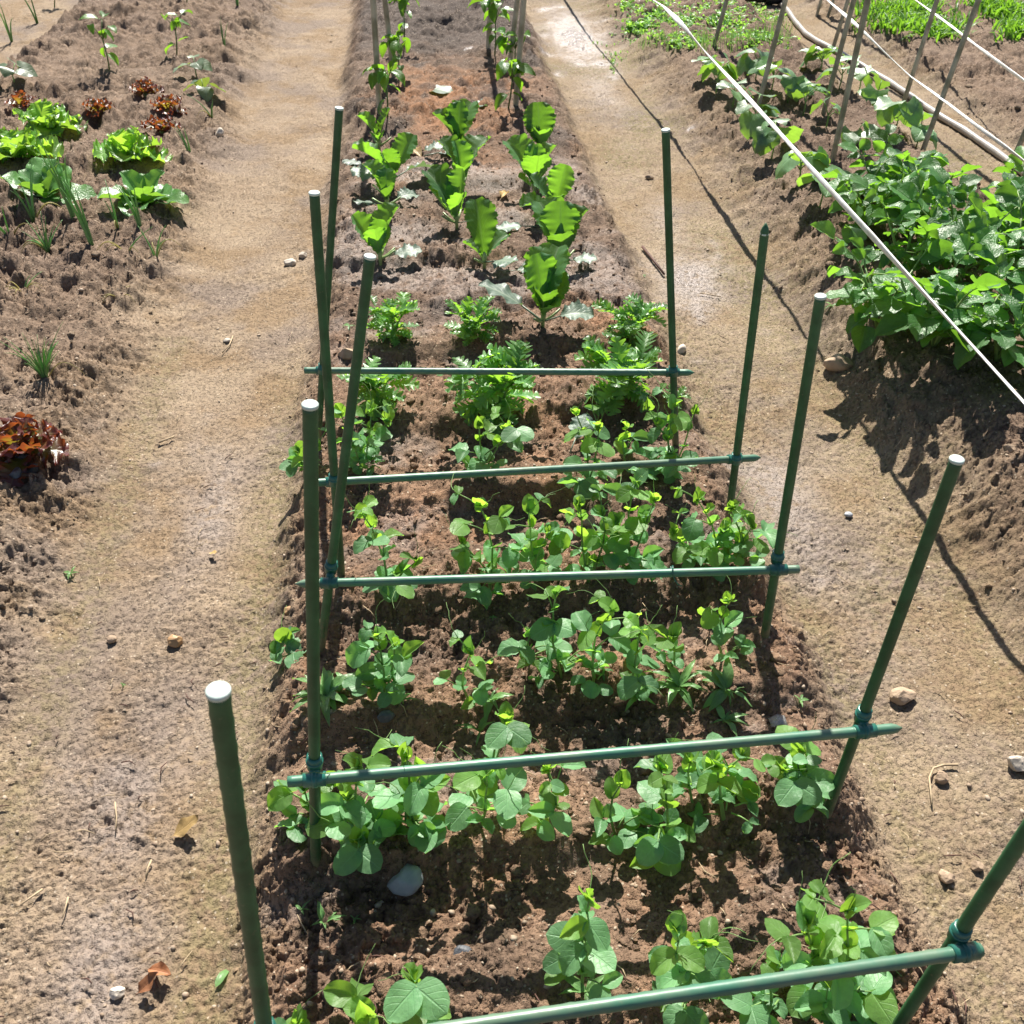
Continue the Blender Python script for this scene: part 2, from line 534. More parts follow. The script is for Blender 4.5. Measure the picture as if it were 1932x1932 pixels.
def place(pos, az, el, roll=0, sc=1.0):
    """leaf matrix: leaf grows along +Y; az = heading in degrees (0 = +X), el = elevation"""
    return (Matrix.Translation(pos) @ Matrix.Rotation(math.radians(az - 90), 4, 'Z') @
            Matrix.Rotation(math.radians(el), 4, 'X') @ Matrix.Rotation(math.radians(roll), 4, 'Y') @ Matrix.Scale(sc, 4))

# ------------------------------------------------------------------ leaf shapes
def leaf_grid(mb, L, wf, nv=8, nu=4, fold=.2, curl=.5, ruff=0, rf=3, pet=0, petr=.002, serr=0, sf=10, back=0, rng=None, slant=0, twist=0, frill=0, ff=9):
    """one blade along +Y from the petiole's end, drooping by curl radians; wf(t) half width / L"""
    rng = rng or random.Random(1)
    ph = [rng.uniform(0, 6.28) for _ in range(4)]
    if pet:
        mb.tube([(0, 0, 0), (0, pet * .5, .0), (0, pet, 0)], [petr * 1.2, petr, petr * .8], 5, True)
    P = []
    y, z, a = pet, 0, 0
    dv = L / nv
    for i in range(nv + 1):
        t = i / nv
        if i:
            a = -curl * t
            y += dv * math.cos(a)
            z += dv * math.sin(a)
        w = wf(t) * L
        row = []
        for j in range(nu + 1):
            u = 2 * j / nu - 1
            au = abs(u)
            ww = w * (1 + (serr * (((t * sf) % 1) - .5) if au > .99 else 0))
            zz = fold * au * w + frill * L * au ** 3 * math.sin(t * ff * 6.28 + ph[1 if u < 0 else 2] + 1.2 * math.sin(t * 9)) + ruff * L * au ** 2.4 * math.sin(t * rf * 6.28 + ph[0 if u < 0 else 1]) + .35 * ruff * L * au ** 2.2 * math.sin(t * rf * 13.3 + ph[2 if u < 0 else 3])
            yy = -back * L * au ** 1.3 * (1 - t) * 1.0 + slant * au * w
            tw = twist * t
            xx, z2 = u * ww * math.cos(tw) - zz * math.sin(tw), u * ww * math.sin(tw) + zz * math.cos(tw)
            # offset along the blade's own normal
            row.append((xx, y + yy * math.cos(a) - z2 * math.sin(a), z + yy * math.sin(a) + z2 * math.cos(a)))
        P.append(row)
    mb.quadgrid(P)

def w_oval(t, wmax=.42, k=.8, e=.55):
    return wmax * max(0, math.sin(math.pi * min(1, t) ** k)) ** e + .002

def w_obov(t, wmax=.42):
    return .03 + wmax * max(0, math.sin(math.pi * min(1, t * .93 + .02) ** 1.5)) ** .75

def w_lance(t, wmax=.22):
    return wmax * max(0, math.sin(math.pi * t ** .7)) ** .95 + .002

LEAF = {}
def make_leaves():
    R = random.Random(5)
    def variants(key, n, fn, mat):
        L = []
        for i in range(n):
            mb = MB()
            fn(mb, i)
            L.append(mb.mesh(key, mat))
        LEAF[key] = L
    def pea(mb, i):
        leaf_grid(mb, 1, lambda t: w_oval(t, [.44, .36, .47, .32, .40, .43][i], [.82, .9, .78, .75, .95, .85][i], [.5, .62, .5, .75, .6, .55][i]), 9, 6, [.15, .6, -.1, .95, .45, .25][i], [.3, .7, .1, -.25, .5, 1.0][i], [.03, .045, .02, .03, .06, .04][i], 1.6 + .3 * i, 0.0, rng=R, back=.06, twist=[0, .3, -.2, .2, -.4, .1][i])
    variants('pea', 6, pea, 'pea')
    variants('pea_young', 6, pea, 'pea_young')
    def cab(mb, i):
        leaf_grid(mb, 1, lambda t: w_obov(t, .29 + .05 * (i % 3)) * (1 + .05 * math.sin(t * 47 + i)), 34, 10, [.45, .65, .3, .8, .5][i], [.35, .7, .2, .55, -.1][i], .030, 2.7 + .5 * i, 0.12, .022, serr=.16, sf=17, rng=R, frill=.020, ff=8)
    variants('cabbage', 5, cab, 'cabbage')
    variants('cabbage_old', 3, lambda mb, i: leaf_grid(mb, 1, lambda t: w_oval(t, .40, 1.05, .6) * (1 + .09 * math.sin(t * 36 + i)), 28, 8, [.1, .25, -.1][i], [.4, .8, .2][i], .05, 2.5, .55, .024, serr=.14, sf=10, rng=R), 'cabbage_pale')
    def daisy(mb, i):
        nl = 6
        def wf(t):
            s = (t * nl) % 1.0
            lob = .17 + .83 * (math.sin(math.pi * s) ** .8)
            return (.30 * math.sin(math.pi * min(1, .12 + t * .86) ** 1.25) ** .8) * lob + .012
        leaf_grid(mb, 1, wf, 36, 6, [.25, .5, .1, .35][i], [.5, .9, .2, 1.3][i], .03, 3, .10, .014, rng=R, slant=.55)
    variants('daisy', 4, daisy, 'daisy')
    variants('pepper', 4, lambda mb, i: leaf_grid(mb, 1, lambda t: w_lance(t, .27), 9, 4, [.3, .5, .2, .6][i], [.7, 1.1, .4, .9][i], .02, 2, .18, .012, rng=R), 'pepper')
    variants('lettuce', 4, lambda mb, i: leaf_grid(mb, 1, lambda t: w_obov(t, .54) * (1 + .06 * math.sin(t * 31 + i)), 44, 14, [.4, .2, .55, .3][i], [.6, .9, .3, .8][i], .10, 2.6 + .3 * i, .0, serr=.16, sf=17, rng=R, frill=.055, ff=8 + i), 'lettuce')
    variants('red', 4, lambda mb, i: leaf_grid(mb, 1, lambda t: w_obov(t, .50) * (.74 + .26 * math.sin(t * 26 + i)), 40, 12, [.4, .2, .5, .3][i], [.5, .9, .2, .7][i], .11, 3.0 + .3 * i, .0, serr=.2, sf=15, rng=R, frill=.06, ff=8 + i), 'red')
    variants('romaine', 4, lambda mb, i: leaf_grid(mb, 1, lambda t: .05 + w_oval(t, .34, 1.1, .7), 14, 8, [.3, .5, .15, .4][i], [.7, .4, 1.0, .2][i], .035, 3, .0, rng=R), 'romaine')
    def cuc(mb, i):
        wf = lambda t: (.60 * max(0, math.sin(math.pi * min(1, .16 + t * .84) ** .78)) ** .75) * (1 + .07 * math.cos(t * 15))
        leaf_grid(mb, 1, wf, 12, 8, [.05, -.15, .2, -.3, .1][i], [.5, .9, .2, 1.1, .7][i], .04, 1.8, 0, rng=R, back=.25, serr=.10, sf=6)
    variants('cucumber', 5, cuc, 'cucumber')
    variants('seedling', 3, lambda mb, i: leaf_grid(mb, 1, lambda t: .55 * max(0, math.sin(math.pi * min(1, .16 + t * .84) ** .78)) ** .75, 8, 6, [.1, -.15, .25][i], [.6, .9, .2][i], .04, 1.8, 0, rng=R, back=.2), 'seedling')
    variants('potato', 5, lambda mb, i: leaf_grid(mb, 1, lambda t: w_oval(t, .33 + .02 * i, .72, .8), 10, 6, [.25, .5, .1, .35, .6][i], [.5, .9, .3, 1.1, .1][i], .03, 2.2, .06, .010, rng=R), 'potato')
    variants('weed', 3, lambda mb, i: leaf_grid(mb, 1, lambda t: w_lance(t, [.07, .10, .15][i]), 8, 4, [.4, .3, .2][i], [1.5, 1.0, 1.2][i], .02, 2, .0, rng=R), 'weed')
    variants('dead', 3, lambda mb, i: leaf_grid(mb, 1, lambda t: w_oval(t, .28, .9, .8), 10, 6, [.5, .2, .7][i], [.5, -.4, .8][i], .06, 1.6, .1, .012, rng=R), 'dead_leaf')
    variants('brown', 2, lambda mb, i: leaf_grid(mb, 1, lambda t: w_oval(t, .28, .9, .8), 10, 6, [.7, .4][i], [.5, -.6][i], .07, 1.6, .1, .012, rng=R), 'dead_brown')
make_leaves()

# ------------------------------------------------------------------ ground
def build_ground():
    ys = [.34]
    while ys[-1] < 9.0:
        y = ys[-1]
        R2 = y * y + 2.4
        ys.append(y + min(.019, 1.30 * R2 / (1003 * 1.5)))
    ys = np.array(ys)
    nx = 900
    u = np.linspace(-1, 1, nx)
    # half width of the strip grows with distance; the sheet leans to the right like the view
    hw = 1.0 + .53 * ys
    cx = .095 * ys + .06
    X = cx[:, None] + u[None, :] * hw[:, None]
    Y = np.repeat(ys[:, None], nx, 1)
    Z = h_full(X.ravel(), Y.ravel()).reshape(X.shape)
    # breaking the regular grid, a little
    ny = len(ys)
    V = np.stack([X, Y, Z], -1).reshape(-1, 3).astype(np.float32)
    i = np.arange(ny - 1)[:, None] * nx + np.arange(nx - 1)[None, :]
    F = np.stack([i, i + 1, i + nx + 1, i + nx], -1).reshape(-1, 4)
    x, y = X.ravel(), Y.ravel()
    l, m, r, f, near = masks(x, y)
    bed = np.clip(np.maximum.reduce([l * (.28 + .5 * sst(1.9, 3.0, y)), m, r * 1.0, f * .8]), 0, 1)
    bed = bed + .8 * m * np.clip(sst(5.6, 6.4, y) + .8 * sst(.1, .6, fbm(x * 4, y * 4, 69, 3)) * sst(4.2, 4.6, y), 0, 1)
    wet = np.zeros_like(x)
    n_ = fbm(x * 5, y * 5, 61, 3)
    for px, py, sx, sy, a in [(400, 960, .07, .30, .8), (330, 1430, .10, .16, .55), (225, 1560, .10, .16, .9), (175, 1850, .09, .20, 1.), (1300, 530, .13, .22, 1.3), (1480, 950, .10, .26, 1.05),
                              (1650, 1190, .10, .2, .45), (1085, 70, .15, .60, 1.9), (1255, 420, .08, .3, .5), (1130, 170, .1, .4, .6)]:
        c = at(px, py, 0)
        wet = np.maximum(wet, a * np.exp(-(((x - c.x) / sx) ** 2 + ((y - c.y) / sy) ** 2) * (1 + .8 * n_)))
    # trodden smooth mud in the furrows of the middle bed
    wet = np.maximum(wet, .55 * m * sst(.0, .5, fbm(x * 3.1, y * 5, 63, 3)) * sst(.03, .0, ridge(x, y)) * (1 - sst(3.6, 4.4, y)))
    wet = np.maximum(wet, .6 * m * sst(2.6, 3.1, y) * (1 - sst(4.2, 4.8, y)) * sst(-.25, .35, fbm(x * 2.5, y * 3, 68, 3)))
    pathm = 1 - np.clip(np.maximum.reduce([l, m, r, f]), 0, 1)
    moss = np.clip(.10 * pathm + (.22 + .9 * np.clip(fbm(x * 2.2, y * 1.4, 65, 3), 0, 1)) * pathm * (x > .4), 0, 1)
    moss = np.maximum(moss, .6 * np.exp(-((x - RP[1]) / .09) ** 2) * (y < 3))
    moss = np.maximum(moss, .85 * np.exp(-((x - LP[1] + .02) / .07) ** 2) * (1 - sst(1.8, 3.4, y)))
    moss = np.maximum(moss, .7 * np.exp(-((x - RP[0] - .03) / .06) ** 2) * (y < 3))
    moss = np.maximum(moss, .6 * np.exp(-((x - LP[0]) / .06) ** 2) * (y < 3) )
    red = m * (.25 * (y < 3) + .9 * np.exp(-((y - 5.2) / .75) ** 2) * sst(.30, .10, np.abs(x - .2) - .12) + .45 * np.clip(fbm(x * 2.5, y * 2.5, 67, 2), 0, 1))
    A = np.stack([np.clip(wet, 0, 1.8), np.clip(moss, 0, 1), bed, np.clip(red, 0, 1)], -1).astype(np.float32)
    xc = X[:-1, :-1] * .5 + X[1:, 1:] * .5
    yc = Y[:-1, :-1]
    reg = np.digitize(xc.ravel(), [P0R, LP[0], LP[1], RP[0], RP[1], PP[0], PP[1]])
    names = {0: ('path', 'earth path at the far left corner'), 1: ('planting_bed', 'dry crumbly soil bed with lettuces and onions left of the sandy path'),
             2: ('path', 'sandy trodden path along the left side of the trellised bed'), 3: ('planting_bed', 'dark ridged soil bed with green stakes, peas and cabbages'),
             4: ('path', 'sandy path with damp patches right of the trellised bed'), 5: ('planting_bed', 'raised soil bed of cucumbers and potatoes under the white rope'),
             6: ('path', 'narrow sandy path carrying the grey hose'), 7: ('planting_bed', 'bare soil bed with grass at the far right')}
    for k in range(8):
        sel = F[reg == k]
        if not len(sel):
            continue
        used = np.unique(sel)
        remap = np.full(len(V), -1, np.int64)
        remap[used] = np.arange(len(used))
        ff = remap[sel]
        me = bpy.data.meshes.new(names[k][0])
        me.vertices.add(len(used))
        me.vertices.foreach_set('co', V[used].ravel())
        me.loops.add(len(ff) * 4)
        me.loops.foreach_set('vertex_index', ff.ravel().astype(np.int32))
        me.polygons.add(len(ff))
        me.polygons.foreach_set('loop_start', np.arange(0, len(ff) * 4, 4, dtype=np.int32))
        me.polygons.foreach_set('loop_total', np.full(len(ff), 4, np.int32))
        me.polygons.foreach_set('use_smooth', np.ones(len(ff), bool))
        ca = me.color_attributes.new('soil', 'FLOAT_COLOR', 'POINT')
        ca.data.foreach_set('color', A[used].ravel())
        me.update(calc_edges=True)
        me.materials.append(M['soil'])
        tag(part(names[k][0], me), names[k][1], None, None, 'structure')
    # the field beyond, out to the horizon
    mb = MB()
    S = 180
    mb.quadgrid([[(-S + 2 * S * j / 8, -S + 2 * S * i / 8, -.09) for j in range(9)] for i in range(9)])
    me = mb.mesh('ground', 'soil')
    ca = me.color_attributes.new('soil', 'FLOAT_COLOR', 'POINT')
    ca.data.foreach_set('color', np.tile(np.array([0, .2, .5, 0], np.float32), len(me.vertices)))
    tag(part('ground', me), 'bare earth around the vegetable plot', None, None, 'structure')

build_ground()

def ico_verts():
    t = (1 + 5 ** .5) / 2
    v = [(-1, t, 0), (1, t, 0), (-1, -t, 0), (1, -t, 0), (0, -1, t), (0, 1, t), (0, -1, -t), (0, 1, -t), (t, 0, -1), (t, 0, 1), (-t, 0, -1), (-t, 0, 1)]
    f = [(0, 11, 5), (0, 5, 1), (0, 1, 7), (0, 7, 10), (0, 10, 11), (1, 5, 9), (5, 11, 4), (11, 10, 2), (10, 7, 6), (7, 1, 8), (3, 9, 4), (3, 4, 2), (3, 2, 6), (3, 6, 8), (3, 8, 9), (4, 9, 5), (2, 4, 11), (6, 2, 10), (8, 6, 7), (9, 8, 1)]
    v = [Vector(p).normalized() for p in v]
    return v, f

def ico_sub(n):
    v, f = ico_verts()
    for _ in range(n):
        cache, nf = {}, []
        def midp(a, b):
            k = (min(a, b), max(a, b))
            if k not in cache:
                v.append(((v[a] + v[b]) * .5).normalized())
                cache[k] = len(v) - 1
            return cache[k]
        for a, b, c in f:
            x, y, z = midp(a, b), midp(b, c), midp(c, a)
            nf += [(a, x, z), (b, y, x), (c, z, y), (x, y, z)]
        f = nf
    return v, f

def scatter(name, label, cat, n, size, where, mat, seed, flat=.7, sub=0, sink=.35, soilattr=None, smooth=True):
    """thousands of loose crumbs or pebbles as one joined mesh"""
    R = np.random.RandomState(seed)
    bv, bf = ico_sub(sub)
    bv = np.array([tuple(p) for p in bv])
    bf = np.array(bf)
    # more of them near the camera, where they can be told apart
    y = .45 + 7.5 * R.rand(n * 6) ** 2.0
    x = (.095 * y + .06) + (R.rand(n * 6) * 2 - 1) * (.75 + .56 * y)
    b = rough(x, y)
    keep = where(x, y, b, R)
    x, y = x[keep][:n], y[keep][:n]
    k = len(x)
    s = size[0] + (size[1] - size[0]) * R.rand(k) ** 3
    z = h_full(x, y)
    jit = 1 + .34 * (R.rand(k, len(bv), 1) - .5) * 2
    sc = np.stack([s * (.7 + .6 * R.rand(k)), s * (.7 + .6 * R.rand(k)), s * flat * (.7 + .6 * R.rand(k))], -1)
    a = R.rand(k) * 6.283
    p = bv[None] * jit * sc[:, None, :]
    ca, sa = np.cos(a)[:, None], np.sin(a)[:, None]
    q = np.stack([p[..., 0] * ca - p[..., 1] * sa, p[..., 0] * sa + p[..., 1] * ca, p[..., 2]], -1)
    q += np.stack([x, y, z + s * flat * (1 - 2 * sink) * .5], -1)[:, None, :]
    V = q.reshape(-1, 3)
    F = (bf[None] + (np.arange(k) * len(bv))[:, None, None]).reshape(-1, 3)
    me = bpy.data.meshes.new(name)
    me.vertices.add(len(V))
    me.vertices.foreach_set('co', V.astype(np.float32).ravel())
    me.loops.add(len(F) * 3)
    me.loops.foreach_set('vertex_index', F.ravel().astype(np.int32))
    me.polygons.add(len(F))
    me.polygons.foreach_set('loop_start', np.arange(0, len(F) * 3, 3, dtype=np.int32))
    me.polygons.foreach_set('loop_total', np.full(len(F), 3, np.int32))
    me.polygons.foreach_set('use_smooth', np.full(len(F), smooth))
    if soilattr is not None:
        l, m, r, f, near = masks(x, y)
        bed = np.clip(np.maximum.reduce([l * .45, m, r * .75, f * .6]), 0, 1)
        A = np.stack([np.zeros(k), .1 + 0 * bed, bed, m * .25], -1).astype(np.float32)
        c = me.color_attributes.new('soil', 'FLOAT_COLOR', 'POINT')
        c.data.foreach_set('color', np.repeat(A, len(bv), 0).ravel())
    me.update(calc_edges=True)
    me.materials.append(M[mat])
    return tag(part(name, me), label, cat, None, 'stuff')

scatter('soil_crumbs', 'loose crumbs of soil lying over the planting beds', 'soil crumbs', 22000, (.0018, .0075), lambda x, y, b, R: (R.rand(len(x)) < b * .9 + .12 * (b > .02)) & (y < 5), 'soil', 3, .75, 0, .5, True, False)
scatter('soil_clods', 'larger clods of soil on the planting beds', 'soil clods', 1100, (.006, .017), lambda x, y, b, R: (R.rand(len(x)) < b ** 2) & (y < 5.5), 'soil', 4, .65, 1, .55, True, True)
scatter('pebbles', 'small pale pebbles and grit on paths and beds', 'pebbles', 4800, (.0016, .0070), lambda x, y, b, R: R.rand(len(x)) < .3 + .7 * b, 'pebble', 6, .7, 0, .4)
#@@PLANTS
ORD = ['first', 'second', 'third', 'fourth', 'fifth', 'sixth', 'seventh', 'eighth', 'ninth', 'tenth', 'eleventh', 'twelfth']

# ------------------------------------------------------------------ trellis frames
def stake_mesh(b, t, r, mat, name, nubs=True, tip=None, n=16):
    b, t = Vector(b), Vector(t)
    d = t - b
    L = d.length
    d.normalize()
    k = max(3, int(L / .0075)) if nubs else 6
    pts = [b + d * (L * i / k) for i in range(k + 1)]
    rad = [r] * (k + 1)
    if tip == 'end':
        pts += [t + d * r * .9, t + d * r * 2.0]
        rad += [r * .75, r * .12]
    if tip == 'start':
        pts = [b - d * r * 2.2, b - d * r * .9] + pts
        rad = [r * .12, r * .7] + rad
    mb = MB()
    nub = (lambda i, j: (.0007 if (i % 4 == (j // 4) and j % 4 == 1) else 0)) if nubs else None
    mb.tube(pts, rad, n, True, nub)
    return mb.mesh(name, mat)

def cap_mesh(p, d, r):
    d = Vector(d).normalized()
    p = Vector(p)
    mb = MB()
    mb.tube([p - d * .0020, p - d * .0016, p + d * .0016, p + d * .0026, p + d * .0028], [r * 1.0, r * 1.09, r * 1.09, r * .98, r * .6], 20)
    return mb.mesh('end_cap', 'cap')

def clip_mesh(c_st, d_st, c_bar, d_bar, rs, rb):
    mb = MB()
    d_st, d_bar = Vector(d_st).normalized(), Vector(d_bar).normalized()
    def ring(c, d, r, l):
        for (rr, ends) in ((r + .0028, l), (r + .0042, l * .22)):
            mb.tube([c - d * ends, c - d * ends * .98, c + d * ends * .98, c + d * ends], [r, rr, rr, r], 18, True)
    ring(c_st + d_st * .016, d_st, rs, .013)
    ring(c_bar, d_bar, rb, .017)
    mb.tube([c_st + d_st * .006, (c_st + c_bar) * .5 + d_st * .004, c_bar], [.008, .009, .008], 8)
    return mb.mesh('clip', 'clip')

FR = [  # left stake: base, at bar, top; right stake; bar ends; bar side (+1 behind the stakes); tips
    ((600, 830), (603, 699), (640, 205), (1275, 850), (1268, 703), (1256, 246), (575, 699), (1297, 703), 1, None, 'end', None),
    ((645, 1100), (621, 907), (593, 365), (1375, 975), (1385, 867), (1443, 437), (592, 911), (1423, 864), 1, None, 'end', 'tip'),
    ((605, 1228), (622, 1092), (698, 485), (1440, 1217), (1467, 1074), (1548, 560), (575, 1101), (1507, 1074), -1, 'start', None, None),
    ((596, 1648), (596, 1467), (585, 765), (1555, 1548), (1618, 1378), (1805, 868), (543, 1475), (1683, 1375), -1, None, 'end', None),
    ((535, 2200), (488, 1988), (412, 1305), (1662, 1985), (1785, 1800), (1945, 1556), (430, 2003), (1850, 1792), -1, None, None, None),
]
fr_lab = ['farthest green trellis frame, its crossbar over the crown daisies',
          'second farthest green trellis frame, its right stake ending in a point',
          'middle green trellis frame with a wire tie on its crossbar',
          'second nearest green trellis frame, its crossbar scuffed grey toward the right end',
          'nearest green trellis frame, cut by the bottom edge of the photo']
for i, (lb, lm, lt, rb_, rm, rt, e0, e1, side, t0, t1, tp) in enumerate(FR):
    RS, RB = .0088, .0084
    root = None
    st = []
    for b, m_, t in ((lb, lm, lt), (rb_, rm, rt)):
        pb = at(*b, .085)
        pt = aty(*t, pb.y)
        if t[0] > 1940:                                   # the nearest right stake leaves the photo: same height as the rest
            dd = (pt - pb).normalized()
            pt = pb + dd * .86
        st.append((pb, pt))
    root = thing('trellis_frame', st[0][0], fr_lab[i], 'trellis', 'green trellis frames over the pea rows')
    o = root.location.copy()
    off = .0175 * side
    cb = []
    for (pb, pt), m_, e in ((st[0], lm, e0), (st[1], rm, e1)):
        q = aty(*m_, pb.y + off)
        cb.append((q, aty(*e, pb.y + off)))
    for k, (pb, pt) in enumerate(st):
        d = (pt - pb).normalized()
        s = part('stake', stake_mesh(pb - d * .12 - o, pt - o, RS, 'green_plastic', 'stake', True, 'end' if (tp and k) else None), root)
        if not (tp and k):
            part('end_cap', cap_mesh(pt - o, d, RS), s)
        else:
            part('end_cap', cap_mesh(pt - o - d * .004, d, RS * .93), s)
    a, b = cb[0][1], cb[1][1]
    part('crossbar', stake_mesh(a - o, b - o, RB, 'bar_green', 'crossbar', True, t0 or t1), root)
    bd = (b - a).normalized()
    for (pb, pt), (q, e) in zip(st, cb):
        d = (pt - pb).normalized()
        tq = (q.z - pb.z) / d.z
        c1 = pb + d * tq
        # nearest place on the bar
        c2 = a + bd * (c1 - a).dot(bd)
        part('clip', clip_mesh(c1 - o, d, c2 - o, bd, RS, RB), root)
    if i == 2:
        w = aty(1268, 1078, a.y + (b.y - a.y) * .74) - o
        mb = MB()
        pts = [w + Vector((.002 * math.sin(k), .0105 * math.cos(k * .55), .0105 * math.sin(k * .55))) for k in range(13)]
        pts += [w + Vector(v) for v in ((.004, -.012, -.012), (.010, -.016, -.02), (.018, -.018, -.024))]
        mb.tube(pts, .0013, 5)
        part('wire_tie', mb.mesh('wire_tie', 'clip'), root)

# ------------------------------------------------------------------ pea plants
PEA_ROWS = [
 ('farthest pea row', [((588, 905), [(560, 850), (602, 840)], 10), ((682, 890), [(640, 775), (700, 768), (735, 790)], 22), ((915, 890), [(902, 797), (962, 802)], 8),
   ((1105, 930), [(1085, 770), (1132, 800)], 16), ((1180, 885), [(1182, 800)], 8), ((1262, 900), [(1218, 760), (1272, 758), (1312, 772)], 26)]),
 ('second farthest pea row', [((735, 1120), [(682, 960), (790, 1055)], 14), ((925, 1120), [(905, 945), (868, 1015)], 18), ((1010, 1100), [(995, 955), (1037, 1000)], 14),
   ((1110, 1100), [(1095, 945), (1140, 965)], 12), ((1195, 1078), [(1200, 900), (1238, 935), (1160, 985)], 24), ((1300, 1062), [(1268, 1005)], 8),
   ((1345, 1072), [(1315, 935), (1368, 1000)], 16), ((1400, 1075), [(1422, 990), (1375, 950)], 10)]),
 ('middle pea row', [((528, 1252), [(535, 1205)], 6), ((725, 1318), [(710, 1190), (745, 1212)], 16), ((885, 1320), [(887, 1225)], 12), ((1003, 1255), [(1000, 1190)], 8),
   ((1060, 1280), [(1050, 1110)], 12), ((1120, 1295), [(1160, 1140)], 14), ((1185, 1315), [(1206, 1187)], 10), ((1265, 1262), [(1268, 1195)], 6), ((1365, 1242), [(1377, 1125)], 8)]),
 ('second nearest pea row', [((595, 1545), [(572, 1485), (628, 1482)], 12), ((685, 1592), [(680, 1437), (655, 1500), (675, 1590)], 16), ((780, 1575), [(765, 1417), (802, 1445)], 18),
   ((910, 1555), [(915, 1452)], 16), ((938, 1462), [(955, 1352)], 5), ((1035, 1540), [(1036, 1447)], 10), ((1160, 1580), [(1172, 1472)], 12),
   ((1240, 1592), [(1246, 1440), (1240, 1580)], 12), ((1305, 1520), [(1300, 1432)], 10), ((1365, 1545), [(1350, 1440), (1402, 1420)], 18), ((1525, 1500), [(1510, 1410), (1472, 1452)], 16)]),
 ('nearest pea row', [((560, 2000), [(560, 1925)], 12), ((715, 2010), [(690, 1905)], 14), ((800, 2010), [(785, 1840)], 8), ((1100, 1862), [(1112, 1685)], 10),
   ((1290, 1892), [(1270, 1742), (1332, 1775)], 16), ((1465, 1900), [(1470, 1805)], 10), ((1590, 1908), [(1520, 1730), (1602, 1700), (1662, 1752)], 30)]),
]
def pea_plant(base, tops, nlow, label, rng, LS=.0455):
    root = thing('pea_plant', base, label, 'pea plant', 'pea plants in rows across the bed')
    st, leaves, tens = MB(), [], []
    def pair(p, az, el, pl, s, young=False):
        """a petiole with a pair of leaflets facing the sky"""
        d = Vector((math.cos(math.radians(az)) * math.cos(math.radians(el)), math.sin(math.radians(az)) * math.cos(math.radians(el)), math.sin(math.radians(el))))
        q = p + d * pl
        st.tube([p, p + d * pl * .5 + Vector((0, 0, .003)), q], [.0016, .0013, .0011], 5)
        for sg in (-1, 1):
            leaves.append((q, az + sg * rng.uniform(45, 80), rng.uniform(-22, 25), rng.uniform(-30, 30), s * rng.uniform(.85, 1.1), young))
        return q, d
    def tendril(p, d):
        pts = [p]
        dd = d.copy()
        for k in range(7):
            dd = (dd + Vector((rng.uniform(-.4, .4), rng.uniform(-.4, .4), rng.uniform(-.45, .35)))).normalized()
            pts.append(pts[-1] + dd * .011)
        ten = MB()
        tens.append(ten)
        ten.tube(pts, [.0009 - .00007 * k for k in range(8)], 4)
    for ti, tpx in enumerate(tops):
        tw = aty(tpx[0], tpx[1], base.y + rng.uniform(-.02, .02)) if ti < 2 or tpx[1] < 1500 else at(tpx[0], tpx[1], base.z + .05)
        v = tw - base
        if v.z < .03: v.z = .035
        top = v * .93
        n = max(3, int(top.length / .038))
        pts = []
        sw = Vector((rng.uniform(-.02, .02), rng.uniform(-.02, .02), 0))
        for k in range(n + 1):
            t = k / n
            pts.append(Vector((top.x * t ** 1.3, top.y * t ** 1.3, top.z * t)) + sw * math.sin(t * 3.1) + Vector((rng.uniform(-.002, .002), rng.uniform(-.002, .002), 0)))
        st.tube(pts, [.0027 - .0013 * k / n for k in range(n + 1)], 6)
        az = rng.uniform(0, 360)
        for k in range(1, n + 1):
            p = pts[k]
            az += 180 + rng.uniform(-35, 35)
            f = k / n
            s = LS * (.72 + .38 * math.sin(math.pi * min(1, f * .9 + .1)))
            if k == n: s *= .8
            for sg in (-1, 1):                              # clasping stipules
                leaves.append((p, (az + sg * rng.uniform(60, 95)) if f < .4 else rng.choice((90, 270, 90, 250, 290)) + rng.uniform(-45, 45), rng.uniform(40, 88) if f > .5 else rng.uniform(10, 60), rng.uniform(-30, 30), s * rng.uniform(.48, .82), f > .55))
            if (k < n and rng.random() < .78) or (k == n and rng.random() < .5):
                q, d = pair(p, az, rng.uniform(15, 60) if f > .4 else rng.uniform(0, 35), rng.uniform(.022, .055), s, f > .6)
                if f > .45 and rng.random() < .6:
                    tendril(q, d)
        for q in range(rng.choice((2, 3))):                   # the folded shoot at the tip
            leaves.append((pts[-1] - Vector((0, 0, .006 * q)), rng.uniform(0, 360), rng.uniform(62, 86), rng.uniform(-40, 40), LS * rng.uniform(.55, .95), True))
        tendril(pts[-1], Vector((rng.uniform(-.4, .4), rng.uniform(-.3, .3), 1)).normalized())
    for k in range(int(nlow * .38)):                          # the low tangle round the foot
        a = rng.uniform(0, 360)
        r = rng.uniform(.005, .018)
        p = Vector((math.cos(a) * r, math.sin(a) * r * .7, rng.uniform(.012, .05)))
        pair(p, math.degrees(a) + rng.uniform(-30, 30), rng.uniform(0, 40), rng.uniform(.012, .038), LS * rng.uniform(.50, .85))
    part('stem', st.mesh('stem', 'pea_stem'), root)
    for tm in tens:
        part('tendril', tm.mesh('tendril', 'pea_stem'), root)
    for p, az, el, ro, s, yg in leaves:
        part('leaf', rng.choice(LEAF['pea_young' if yg and rng.random() < .75 or rng.random() < .12 else 'pea']), root, place(p, az, el, ro, s))
    return root

